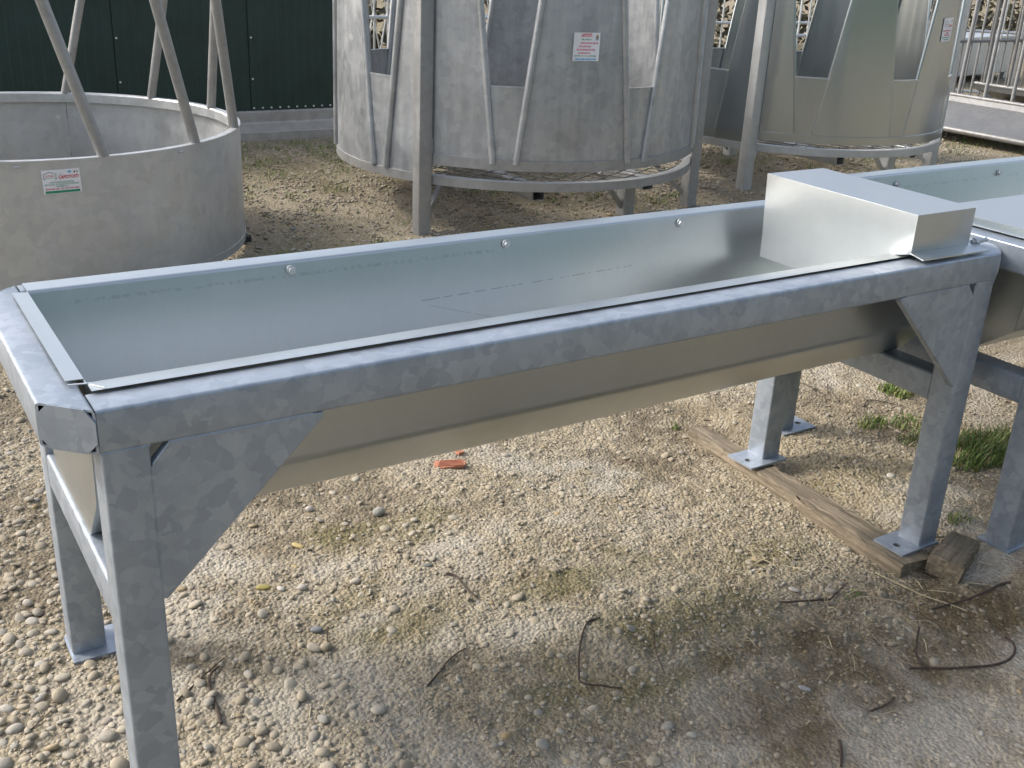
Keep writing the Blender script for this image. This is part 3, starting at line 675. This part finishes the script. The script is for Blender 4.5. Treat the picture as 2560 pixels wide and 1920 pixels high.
# ------------------------------------------------------------------ covered-style round feeders with head openings
def make_feeder(name, label, c, R, slot0, step, zs, hw, dhw, zr, zd, door, mat, tubes, top=1.95, posts=(-148.5, -34, 40, 92), short=()):
    t = empty(name, (0, 0, 0)); tag(t, label, 'feeder')
    nslot = int(round(360/step)); P = M['post'] if tubes else M['dull']
    hwid = lambda z: hw+dhw*(z-zs)
    # floor ring and wire floor
    MB().ring(c, [(R+.012, zr), (R+.012, zr+.052), (R-.04, zr+.052), (R-.04, zr+.047), (R+.006, zr+.047), (R+.006, zr)], 0, 360, 96).build('floor_ring', P, t, True)
    k = 11
    for ax in (0, 1):
        for i in range(-k, k+1):
            d = i*R/(k+.6); hl = math.sqrt(max(R*R-d*d, .001))-.02
            p0, p1 = ((d, -hl), (d, hl)) if ax == 0 else ((-hl, d), (hl, d))
            q = math.radians(28); rt = lambda p: (c[0]+p[0]*math.cos(q)-p[1]*math.sin(q), c[1]+p[0]*math.sin(q)+p[1]*math.cos(q))
            a, b_ = rt(p0), rt(p1); z = zr+.040+.006*ax
            MB().sweep([(*a, z), (*b_, z)], circ(.0035, 6)).build('floor_rod', M['rod'], t)
    # support beams under the floor
    for dx in (-.42, .42):
        mb = MB(); o = rrect(.085, .085, .006); i_ = rrect(.075, .075, .004)
        hollow(mb, lambda a, e: (c[1]-R*.80, c[1]+R*.80)[e], [(p[0]+c[0]+dx, p[1]+zr-.043) for p in o], [(p[0]+c[0]+dx, p[1]+zr-.043) for p in i_], 'y'); mb.build('support_beam', P, t, True)
    # sheet panels, one from opening to opening
    for s in range(nslot):
        a0 = slot0+step*s; a1 = a0+step; V = []; F = []
        na = 16
        def grid(rows):
            n0 = len(V)
            for f0, f1, z, byang in rows:
                for i in range(na+1):
                    a = f0+(f1-f0)*i/na; zz = z
                    if byang:
                        aw = (a+180) % 360-180; zz = zd if door[0] < aw < door[1] else zr+.048
                    cre = .0025*math.sin((a-a0)/step*math.pi*5)**2 if not tubes else 0.004*(1 if int((a-a0)/step*4) % 2 else 0)
                    V.append((c[0]+(R+cre)*math.cos(R_(a)), c[1]+(R+cre)*math.sin(R_(a)), zz))
            for j in range(len(rows)-1):
                for i in range(na): q = n0+j*(na+1)+i; F.append((q, q+1, q+na+2, q+na+1))
        grid([(a0, a1, 0, True), (a0, a1, zs, False)])
        grid([(a0+hwid(z), a1-hwid(z), z, False) for z in np.linspace(zs, top, 6)])
        me = bpy.data.meshes.new('panel'); me.from_pydata(V, [], F); me.update(); me.shade_smooth(); me.set_sharp_from_angle(angle=R_(50))
        o = link('panel', me, mat, t); m_ = o.modifiers.new('solid', 'SOLIDIFY'); m_.thickness = .003; m_.offset = 0; m_.use_rim = False
        # rolled edge along the foot of the opening and its two sides
        MB().ring(c, [(R-.006, zs-.004), (R+.007, zs-.004), (R+.007, zs+.005), (R-.006, zs+.005)], a0-hwid(zs), a0+hwid(zs), 8).build('opening_sill', mat if tubes else M['cover'], t, True)
        for sg in (-1, 1):
            aw = (a0+180) % 360-180; zlow = (zd if door[0] < aw < door[1] else zr+.05)+.004
            rr = .021 if tubes else .012; off = .008 if tubes else -.003
            p = []
            for z in (zlow, top):
                a = R_(a0+sg*hwid(z)); p.append((c[0]+(R+off)*math.cos(a), c[1]+(R+off)*math.sin(a), z))
            MB().sweep(p, circ(rr, 12)).build('side_tube' if tubes else 'edge_fold', mat, t, True)
    MB().ring(c, [(R+.02, top-.01), (R+.02, top+.04), (R-.03, top+.04), (R-.03, top-.01)], 0, 360, 96).build('top_ring', P, t, True)
    # door bar and posts
    MB().ring(c, [(R+.014, zd-.032), (R+.014, zd+.028), (R-.03, zd+.028), (R-.03, zd-.032)], door[0]+1, door[1]-1, 48).build('door_bar', P if tubes else mat, t, True)
    for j, th in enumerate(posts):
        a = R_(th); rr = R+.035; q = Vector((c[0]+rr*math.cos(a), c[1]+rr*math.sin(a), 0)); tall = j < 2
        o = MB().sweep([(0, 0, 0), (0, 0, 2.0 if tall else zr+.05)], rrect(.085, .085, .006)).build('post', P, t, True); o.location = q; o.rotation_euler.z = 0 if tall else a
        rin = R-.25
        MB().sweep([(c[0]+(R+.01)*math.cos(a), c[1]+(R+.01)*math.sin(a), .08), (c[0]+rin*math.cos(a), c[1]+rin*math.sin(a), zr+.01)], rrect(.03, .03, .003)).build('brace', P, t)
        if tall:
            s = 1 if j == 0 else -1; h = q+Vector((s*.058, -.01, 0))
            hb = MB(); hb.sweep([(h.x, h.y, zd+.045), (h.x, h.y, zd+.115)], circ(.016, 10)); hb.sweep([(h.x, h.y, zd+.115), (h.x, h.y, zd+.135)], circ(.008, 8)); hb.sweep([(h.x-s*.03, h.y, zd+.035), (h.x+s*.015, h.y, zd+.035)], rrect(.03, .012, .003))
            hb.build('hinge', M['gatezinc'], t, True)
            hb = MB(); hb.sweep([(h.x, h.y, 1.03), (h.x, h.y, 1.09)], circ(.014, 10)); hb.build('hinge', M['gatezinc'], t, True)
    for sx_, sy_ in short:
        o = MB().sweep([(0, 0, 0), (0, 0, zr)], rrect(.09, .09, .006)).build('short_leg', P, t, True); o.location = (sx_, sy_, 0)
        MB().sweep([(sx_-.22, sy_+.02, zr-.01), (sx_-.03, sy_, .05)], rrect(.03, .03, .003)).build('brace', P, t)
    return t
cm = (3.685, 4.53); RM = 1.19
fm = make_feeder('bale_feeder', 'dull grey round feeder with tube-edged head openings in the middle background', cm, RM, -165.2, 40.0, .888, 5.6, 5.6, .302, .452, (-147.5, -35.5), M['zinc2'], True, short=((4.13, 3.82),))
it2 = [('text', 'CAPOTOSTI', -.002, .062, .066, .020, 'red'), ('text', 's.n.c.', .040, .055, .010, .005, 'inkgrey'), ('text', 'Marco & Massimo', 0, .040, .058, .010, 'inkgreen')]
for i, (u0, u1) in enumerate(((-.035, .072), (-.045, .028), (-.058, .055), (-.046, .026))): it2 += dashes(u0, u1, .020-.018*i, .010, 'pink', 20+i)
it2 += [('text', 'MONTORO (TR) - Tel e Fax 0744/784686', -.004, -.050, .135, .011, 'inkgreen')]+dashes(-.066, .064, -.067, .009, 'blue', 31)
it2 += [('poly', [(.055, .035), (.070, .035), (.073, .05), (.070, .066), (.060, .07), (.054, .055)], 'inkgrey'), ('poly', [(.058, .048), (.068, .048), (.068, .058), (.062, .062)], 'brown'), ('poly', [(.058, .060), (.068, .060), (.069, .066), (.060, .068)], 'yellow')]
sticker(fm, cm, RM+.004, -104.2, 1.121, .162, .152, it2, 0, 'white sticker with a curled left edge and red and green lettering', curl=lambda u, v: .5*max(0, -u-.035+.25*max(0, v))**1.2 if u < -.03 else 0)
cr_ = (6.55, 4.72); RX = 1.17
fr = make_feeder('bale_feeder', 'shiny round feeder of bright sheet behind the box-covered trough end', cr_, RX, -168.0, 36.0, .842, 6.0, 7.2, .290, .410, (-149.5, -35.5), M['shiny'], False, posts=(-150.5, -34, 50, 62), short=((6.44, 5.28), (6.95, 4.0)))
it3 = house(-.030, .050, .030)+[('text', 'CAPOTOSTI', .038, .025, .050, .018, 'red'), ('poly', [(.045, .05), (.058, .05), (.062, .07), (.042, .07)], 'pink')]+dashes(-.05, -.012, .036, .006, 'pink', 40)+dashes(-.042, -.02, .022, .005, 'pink', 41)
for i, (u0, u1) in enumerate(((-.065, .055), (-.025, .022), (-.045, .045))): it3 += dashes(u0, u1, -.008-.015*i, .008, 'red', 44+i)
it3 += dashes(-.065, .060, -.055, .007, 'inkgreen', 50)+dashes(-.04, .045, -.070, .007, 'inkgreen', 51)
sticker(fr, cr_, RX+.004, -77, 1.195, .155, .165, it3, .03, 'white sticker with red and green lettering near the right edge')

# ------------------------------------------------------------------ green shed wall
wall = empty('shed_wall', (0, 7.23, 0)); tag(wall, 'dark green corrugated metal wall on a grey plinth at the left back', 'wall')
pw = 1.07; xa = -3.645; zt = 1.62; x = xa; prof = []
NP = 7; NR = 14
for i in range(NP):
    wp = pw if i < NP-1 else pw*12/14; nr = NR if i < NP-1 else 12
    pts = []
    for k in range(nr):
        for dx, dy in ((.006, 0), (.014, .004), (.030, .004), (.038, 0)): pts.append((x+k*pw/NR+dx, -dy))
    pts.append((x+wp-.002, 0)); back = [(q[0], q[1]+.004) for q in reversed(pts)]
    MB().prism(pts+back, .232, zt, 'z').build('wall_panel', M['green'], wall); x += wp
xe = x
MB().box((xa, .012, .2), (xe-.002, .13, zt-.003)).build('wall_core', M['green'], wall)
MB().prism([(-.035, .225), (-.035, .150), (-.055, .135), (-.075, .075), (-.10, .070), (-.10, -.05), (.13, -.05), (.13, .2), (.0, .238)], xa, xe+.02, 'x').build('plinth', M['plinth'], wall)
sm = MB().sweep([(0, 0, 0), (0, -.008, 0)], circ(.008, 8)); s0 = None
def screw(px_, z, y=-.019):
    global s0
    if s0 is None: s0 = sm.build('screw', M['screw'], wall)
    o = s0 if not hasattr(screw, 'used') else s0.copy()
    if hasattr(screw, 'used'): COL.objects.link(o); o.parent = wall
    screw.used = 1; o.location = (px_, y, z)
for i in range(NP):
    for z in (.50, .83, 1.16, 1.5): screw(xa+i*pw+.022+pw/NR*0, z, -.008)
    for k in range(12): screw(xa+i*pw+k*pw/NR+.022, .262, -.008)

# ------------------------------------------------------------------ hay rack at the right back
hr = empty('hay_rack', (0, 0, 0)); tag(hr, 'low galvanised tray with upright bars at the upper right corner', 'hay rack')
ya, yb = 2.6, 6.3
M['rack'] = galv('rack_zinc', (.15, .15, .15), (.235, .235, .23), .4, .5, 28, .4, .2, .02, dirtamt=.3, wob=1)
G = M['rack']
MB().prism([(9.20, .12), (9.86, .30), (9.90, .36), (9.87, .36), (9.83, .31), (9.20, .13)], ya, yb, 'y').build('tray_side', M['rack'], hr)
MB().prism([(11.90, .12), (11.24, .30), (11.20, .36), (11.23, .36), (11.27, .31), (11.90, .13)], ya, yb, 'y').build('tray_side', M['rack'], hr)
MB().box((9.86, ya, .18), (11.24, yb, .20)).build('tray_floor', M['rack'], hr)
for xx in (9.18, 11.92): MB().sweep([(xx, ya, .125), (xx, yb, .125)], circ(.03, 12)).build('edge_tube', G, hr, True)
for xx, lean in ((9.885, .10), (11.215, -.10)):
    MB().sweep([(xx, ya, .37), (xx, yb, .37)], circ(.022, 12)).build('lower_rail', G, hr, True)
    MB().sweep([(xx+lean*2, ya, 1.75), (xx+lean*2, yb, 1.75)], circ(.022, 12)).build('upper_rail', G, hr, True)
    for i in range(12):
        yy = ya+.12+i*(yb-ya-.24)/11
        MB().sweep([(xx, yy, .37), (xx+lean*2, yy+.12*(1 if lean > 0 else -1), 1.75)], circ(.019, 10)).build('upright_bar', G, hr, True)
for xx in (9.5, 11.6):
    for yy in (ya+.2, yb-.2): MB().box((xx-.03, yy-.03, 0), (xx+.03, yy+.03, .20)).build('leg', G, hr)

# ------------------------------------------------------------------ leaning / standing gates in the far background
G = M['gatezinc']
def gate(x, y, rz, wd, h, n, lab, diag=False, mat=None):
    g_ = empty('yard_gate', (x, y, 0), rz); tag(g_, lab, 'gate', 'gates standing behind the feeders'); mat = mat or G
    for z in (.08, h*.5, h): MB().sweep([(0, 0, z), (wd, 0, z)], circ(.02, 8)).build('rail', mat, g_, True)
    for xx in (0, wd): MB().sweep([(xx, 0, 0), (xx, 0, h+.02)], rrect(.06, .06, .006)).build('post', mat, g_, True)
    for i in range(1, n):
        xx = wd*i/n; MB().sweep([(xx, -.012, .08), (xx, -.012, h)], circ(.011, 8)).build('bar', mat, g_, True)
    if diag:
        for i in range(n):
            for s in (0, 1):
                for lv in (0, 1):
                    x0_, x1_ = wd*(i+s)/n, wd*(i+1-s)/n; z0_ = .08+(h-.08)/2*lv; MB().sweep([(x0_, .012, z0_), (x1_, .012, z0_+(h-.08)/2)], circ(.007, 6)).build('lattice_bar', mat, g_)
gate(4.2, 9.2, .02, 2.6, 1.7, 16, 'folding lattice gate seen through the left opening of the grey feeder', True)
gate(7.2, 9.6, -.1, 3.0, 1.6, 12, 'plain barred gate behind the grey feeder')
gate(10.0, 8.9, -.25, 3.2, 1.7, 13, 'barred gate behind the shiny feeder')
gate(12.6, 7.6, -.7, 3.0, 1.7, 12, 'barred gate behind the hay rack at the right edge')
for k_, (x_, y_, r_, l_) in enumerate(((8.6, 7.6, .15, 'low-set barred gate just behind the shiny feeder'), (10.8, 6.9, .05, 'barred gate standing between the shiny feeder and the hay rack'), (12.2, 9.6, .1, 'barred gate in the second row behind the hay rack'), (14.8, 6.4, -.5, 'barred gate beyond the far end of the hay rack'), (6.0, 10.6, .0, 'barred gate in the back row between the two feeders'))):
    gate(x_, y_, r_, 3.0, 1.55, 16, l_, False, M['rack'] if k_ % 2 else None)
def crate(x, y, rz, sx, sy, sz, mat, name, lab, cat):
    t = empty(name, (x, y, 0), rz); tag(t, lab, cat)
    MB().box((-sx/2, -sy/2, .1), (sx/2, sy/2, sz)).build('body', mat, t, bevel=.01)
    MB().box((-sx/2-.02, -sy/2-.02, sz), (sx/2+.02, sy/2+.02, sz+.04)).build('rim', G, t, bevel=.008)
    for xx in (-sx/2+.06, sx/2-.06):
        for yy in (-sy/2+.06, sy/2-.06): MB().box((xx-.04, yy-.04, 0), (xx+.04, yy+.04, .1)).build('foot', G, t)
crate(14.5, 9.2, .2, 2.6, 1.0, .62, M['gatezinc'], 'water_tank', 'low pale metal tank behind the hay rack', 'tank')
# far hedge bank
def hedge():
    V = []; F = []
    P = []
    for i in range(9000):
        x = rng.uniform(2, 44); yc = 13.2+.10*(x-10); y = yc+rng.normal(0, .9); z = abs(rng.normal(0, .8))*(.8+.4*math.sin(x*.9))+.05
        P.append((x, y, min(z, 2.2)))
    for p in P:
        s = rng.uniform(.05, .13); a = rng.normal(size=3); a /= np.linalg.norm(a); b_ = np.cross(a, rng.normal(size=3)); b_ /= np.linalg.norm(b_); n0 = len(V); p = np.array(p)
        V += [tuple(p-a*s), tuple(p+b_*s*.5), tuple(p+a*s), tuple(p-b_*s*.5)]; F.append((n0, n0+1, n0+2, n0+3))
    me = bpy.data.meshes.new('hedge'); me.from_pydata(V, [], F); o = link('hedge', me, simple('hedge_leaves', (.035, .034, .018), .8, 0, .5, 3)); tag(o, 'rough brown-green hedge bank far behind the feeders', 'hedge', kind='stuff')
hedge()

# ------------------------------------------------------------------ wood, tile, twigs
def plank(name, lab, p0, p1, wd, h, z0, taper=(1, 1), seed=1, cat='wood'):
    rd = random.Random(seed); p0 = Vector(p0); p1 = Vector(p1); L = (p1-p0).length; ang = math.atan2(-(p1-p0).x, (p1-p0).y)
    n = 40; k = 12; V = []; F = []
    for i in range(n+1):
        t = i/n; tw = taper[0]*(1-t)+taper[1]*t
        for j, (a, b_) in enumerate(rrect(1, 1, .10, 2)):
            e = .004*math.sin(i*1.7+j*2.1)+rd.uniform(-.0025, .0025)
            groove = -.012 if (abs(a-.12) < .06 and b_ > .4) else 0
            V.append((a*wd*tw+e, L*t+(rd.uniform(-.006, .006) if i in (0, n) else 0), h/2+b_*h*(.55+.45*tw)+e*.6+groove-h*.0))
    m = 12
    for i in range(n):
        for j in range(m): F.append((i*m+j, i*m+(j+1) % m, (i+1)*m+(j+1) % m, (i+1)*m+j))
    F += [tuple(range(m-1, -1, -1)), tuple(n*m+j for j in range(m))]
    o = MB().add(V, F).build(name, M['wood'], None, True, angle=40); o.location = (p0.x, p0.y, z0); o.rotation_euler = (0, 0, ang); return tag(o, lab, cat)
plank('wooden_beam', 'weathered wooden beam under the two right-hand feet of the trough', (2.228, -.040), (2.285, 1.00), .120, .058, -.0595, (1, .55), 3)
pl = plank('wood_block', 'short rotten wood block beside the front right foot', (2.36, -.055), (2.535, -.115), .10, .06, -.030, (1, .85), 5)
pl.location = (2.275, -.100, -.040); pl.rotation_euler = (.05, .12, R_(-70))
p = gp(*ZB(1685, 615))
mb = MB()
poly = [(-.052, -.012), (-.03, -.028), (.05, -.016), (.056, .012), (.0, .024), (-.05, .020)]
mb.prism(poly, 0, .010, 'z')
for i in range(5): mb.box((-.04+i*.002, -.018+i*.008, .010), (.045, -.015+i*.008, .0135))
o = mb.build('tile_shard', M['tile']); o.location = (p[0], p[1], p[2]+.002); o.rotation_euler = (.06, -.05, -.45); tag(o, 'broken ribbed red terracotta shard on the gravel under the trough', 'tile')
p = gp(*ZB(1755, 520)); o = MB().prism([(-.014, -.01), (.012, -.012), (.016, .006), (-.006, .013)], 0, .009, 'z').build('tile_shard', M['tile']); o.location = (p[0], p[1], p[2]+.001); o.rotation_euler = (.1, .1, .4)
tag(o, 'tiny red terracotta chip just below the trough belly', 'tile')

def twig(name, lab, zf, pts, r0, r1, mat='twig', lift=.006, arch=0, cat='twig'):
    P = []
    for a, b_ in pts: q = gp(*zf(a, b_)); P.append(Vector((q[0], q[1], q[2]+lift)))
    out = []
    n = len(P)
    for i in range(n-1):
        a0 = P[max(i-1, 0)]; a1 = P[i]; a2 = P[i+1]; a3 = P[min(i+2, n-1)]
        for k in range(5):
            t = k/5; out.append(.5*((2*a1)+(-a0+a2)*t+(2*a0-5*a1+4*a2-a3)*t*t+(-a0+3*a1-3*a2+a3)*t**3))
    out.append(P[-1]); m = len(out); V = []; F = []; k = 6
    for i, q in enumerate(out):
        t = (out[min(i+1, m-1)]-out[max(i-1, 0)]).normalized(); sd = t.cross(Vector((0, 0, 1))).normalized(); u = sd.cross(t); r = r0+(r1-r0)*i/(m-1); q = q+Vector((0, 0, arch*math.sin(math.pi*i/(m-1))+random.uniform(-.001, .001)))
        V += [q+sd*r*math.cos(2*math.pi*j/k)+u*r*math.sin(2*math.pi*j/k) for j in range(k)]
    for i in range(m-1):
        for j in range(k): F.append((i*k+j, i*k+(j+1) % k, (i+1)*k+(j+1) % k, (i+1)*k+j))
    F += [tuple(range(k-1, -1, -1)), tuple((m-1)*k+j for j in range(k))]
    return tag(MB().add(V, F).build(name, M[mat], None, True), lab, cat)
twig('twig', 'short forked-looking dark twig right of the front left leg', Z7, [(660, 1130), (740, 1040), (800, 960), (900, 895)], .0028, .0015)
twig('twig', 'dark hook-shaped stem in the lower middle of the gravel', Z7, [(1720, 712), (1650, 732), (1612, 810), (1592, 930), (1590, 1050), (1607, 1110), (1750, 1130), (1860, 1146)], .0026, .002)
twig('twig', 'thin curved dark stem right of the hook-shaped one', Z7, [(2050, 790), (2060, 900), (2090, 990), (2120, 1050)], .0018, .0012)
twig('twig', 'crooked brown twig near the centre below the trough', Z7, [(775, 438), (835, 452), (900, 530), (962, 582)], .0034, .002)
twig('twig', 'straight dark twig leaning away from the front left leg', Z5, [(1022, 1285), (1150, 1162), (1292, 1038)], .003, .0014)
twig('twig', 'bowed grey-brown stem beside the front left leg', Z5, [(1275, 1412), (1242, 1300), (1205, 1200), (1215, 1130), (1262, 1085)], .004, .002)
twig('twig', 'thin dark stem standing near the dark blue-grey stone', Z5, [(1888, 860), (1886, 950), (1894, 1040)], .0018, .0012)
twig('wire', 'dark wire bent in a long loop at the lower right', Z8, [(1440, 1046), (1700, 1046), (1900, 1036), (2040, 1005), (2098, 950), (2090, 890), (2040, 850)], .0032, .0032, lift=.008, cat='wire')
twig('wire', 'dark wire hook at the left end of the wire loop', Z8, [(1500, 790), (1484, 880), (1480, 960), (1505, 1012), (1565, 1042)], .003, .003, lift=.008, cat='wire')
twig('twig', 'long dark stem rising to a frayed end at the right edge', Z8, [(1580, 672), (1750, 642), (1900, 592), (2000, 535), (2085, 505)], .003, .0042, arch=.012)
twig('twig', 'thin dark twig on the brown stain, pointing up', Z8, [(940, 612), (990, 560), (1052, 505)], .0026, .0016)
twig('twig', 'flat-lying dark twig at the upper left of the brown stain', Z8, [(625, 628), (780, 620), (935, 610)], .002, .0036)
twig('twig', 'small bent stem on the grey cement patch', Z8, [(1195, 1312), (1280, 1280), (1335, 1238), (1342, 1210)], .0024, .0014)
twig('twig', 'dark stick at the bottom edge below the brown stain', Z8, [(1000, 1500), (1012, 1570), (1010, 1660)], .004, .003)
twig('straw', 'long pale straw lying in front of the wooden beam', Z8, [(1222, 452), (1500, 585), (1800, 692)], .0019, .0014, 'straw', .012, cat='straw')
twig('twig', 'thin dark wire-like stem among the cobbles at the left edge', Z5, [(148, 1480), (240, 1395), (345, 1295)], .0014, .0012)
twig('twig', 'brown twig left of the right-hand rear leg', Z6, [(122, 816), (220, 826), (342, 852)], .0028, .0022)
twig('twig', 'dark upright stub behind the right-hand rear leg', Z6, [(764, 630), (765, 655), (766, 680)], .003, .002)
twig('twig', 'long faint twig crossing the gravel behind the rear leg', Z6, [(600, 612), (680, 645), (755, 690)], .0018, .0015)
twig('twig', 'forked twig by the grass tuft behind the cross brace', Z6, [(952, 745), (975, 712), (1060, 722), (1150, 742)], .0022, .0012)

# loose straw and leaf litter
def litter():
    V = []; F = []
    def strip(x, y, L, wd, a, dz):
        z = float(gbase(x, y))+.007+random.uniform(0, .006); dx, dy = math.cos(a)*L/2, math.sin(a)*L/2; nx_, ny_ = -math.sin(a)*wd/2, math.cos(a)*wd/2; n0 = len(V)
        V.extend([(x-dx+nx_, y-dy+ny_, z), (x-dx-nx_, y-dy-ny_, z), (x-nx_, y-ny_, z+dz), (x+nx_, y+ny_, z+dz+.0008), (x+dx-nx_, y+dy-ny_, z+dz*.3), (x+dx+nx_, y+dy+ny_, z+dz*.3)])
        F.extend([(n0, n0+1, n0+2, n0+3), (n0+3, n0+2, n0+4, n0+5)])
    for px, py, n, s, L in ((1920, 1400, 70, .10, .05), (2000, 1500, 40, .25, .06), (2250, 1500, 40, .2, .05), (1480, 1430, 40, .14, .03), (860, 1540, 30, .12, .03), (2330, 1080, 60, .16, .05), (1450, 1600, 40, .4, .04), (2200, 1720, 40, .35, .03), (2140, 1150, 60, .2, .05)):
        c = gp(px, py)
        for i in range(n): strip(c[0]+random.gauss(0, s), c[1]+random.gauss(0, s*.6), L*random.uniform(.4, 1.5), random.uniform(.0012, .0028), random.uniform(0, 6.28), random.uniform(0, .008))
    me = bpy.data.meshes.new('straw_litter'); me.from_pydata(V, [], F); tag(link('straw_litter', me, M['straw']), 'scattered bits of dry straw on the gravel', 'straw', kind='stuff')
litter()

def grass(name, lab, spots):
    V = []; F = []
    for (x, y, r, n, h) in spots:
        for i in range(n):
            a = random.uniform(0, 6.283); d = r*math.sqrt(random.random()); bx, by = x+d*math.cos(a), y+d*math.sin(a)*.7; bz = float(gbase(bx, by))-.004
            hh = h*random.uniform(.35, 1.1); le = random.uniform(.1, .9)*hh; b_ = random.uniform(0, 6.283); wd = random.uniform(.0012, .003); nx_, ny_ = -math.sin(b_)*wd, math.cos(b_)*wd; n0 = len(V)
            for t in (0, .45, .8): 
                cx_, cy_, cz_ = bx+math.cos(b_)*le*t*t, by+math.sin(b_)*le*t*t, bz+hh*t*(1-.15*t); k = 1-t*.5
                V += [(cx_-nx_*k, cy_-ny_*k, cz_), (cx_+nx_*k, cy_+ny_*k, cz_)]
            V.append((bx+math.cos(b_)*le, by+math.sin(b_)*le, bz+hh*.85)); F += [(n0, n0+1, n0+3, n0+2), (n0+2, n0+3, n0+5, n0+4), (n0+4, n0+5, n0+6)]
    me = bpy.data.meshes.new(name); me.from_pydata(V, [], F); tag(link(name, me, M['grass']), lab, 'grass', kind='stuff')
sp = []
for px, py, r, n, h in ((2440, 1120, .10, 420, .07), (2480, 1150, .10, 380, .07), (2420, 1160, .08, 260, .05), (2500, 1100, .08, 240, .06), (2230, 975, .07, 200, .045), (2260, 990, .05, 120, .04), (2180, 1060, .07, 140, .04), (2280, 1060, .10, 160, .04), (2300, 1100, .10, 160, .035), (2400, 1300, .05, 70, .03), (1690, 1070, .02, 20, .03), (2130, 1490, .03, 30, .02)):
    q = gp(px, py); sp.append((q[0], q[1], r, n, h))
grass('grass_tufts', 'green grass tufts growing between the two troughs', sp)
sp = []
for i in range(260):
    x, y = random.uniform(1.6, 7.8), random.uniform(3.4, 6.9)
    if fbm(np.array([x*1.6]), np.array([y*2.2]), 5, 21)[0] > .47: sp.append((x, y, random.uniform(.05, .16), random.randint(12, 40), random.uniform(.03, .06)))
for i in range(60): sp.append((random.uniform(2.4, 3.7), 6.6+random.uniform(-.35, .35), .12, 25, .05))
for i in range(60): sp.append((random.uniform(7.2, 11), random.uniform(2.8, 5), .2, 40, .08))
grass('yard_weeds', 'sparse yellowish weeds around the feeders in the back', sp)

# ------------------------------------------------------------------ what stands behind the camera (only seen mirrored in the metal)
b2 = empty('storage_shed', (0, -9.5, 0)); tag(b2, 'long teal green metal shed standing opposite the green wall', 'shed')
MB().box((-16, -5, 0), (22, 0, .35)).build('plinth', M['plinth'], b2)
for i in range(19):
    pts = []
    for k in range(8): pts += [(-16+i*2+k*.25+dx, dy) for dx, dy in ((0, 0), (.05, .0), (.08, .03), (.13, .03), (.16, 0))]
    pts.append((-16+i*2+1.998, 0)); MB().prism(pts+[(q[0], q[1]-.01) for q in reversed(pts)], .35, 4.2, 'z').build('wall_panel', M['teal'], b2)
MB().prism([(-5.2, 4.25), (.25, 4.2), (.25, 4.3), (-2.5, 5.4), (-5.2, 4.35)], -16.2, 22.2, 'x').build('roof', M['plinth'], b2)
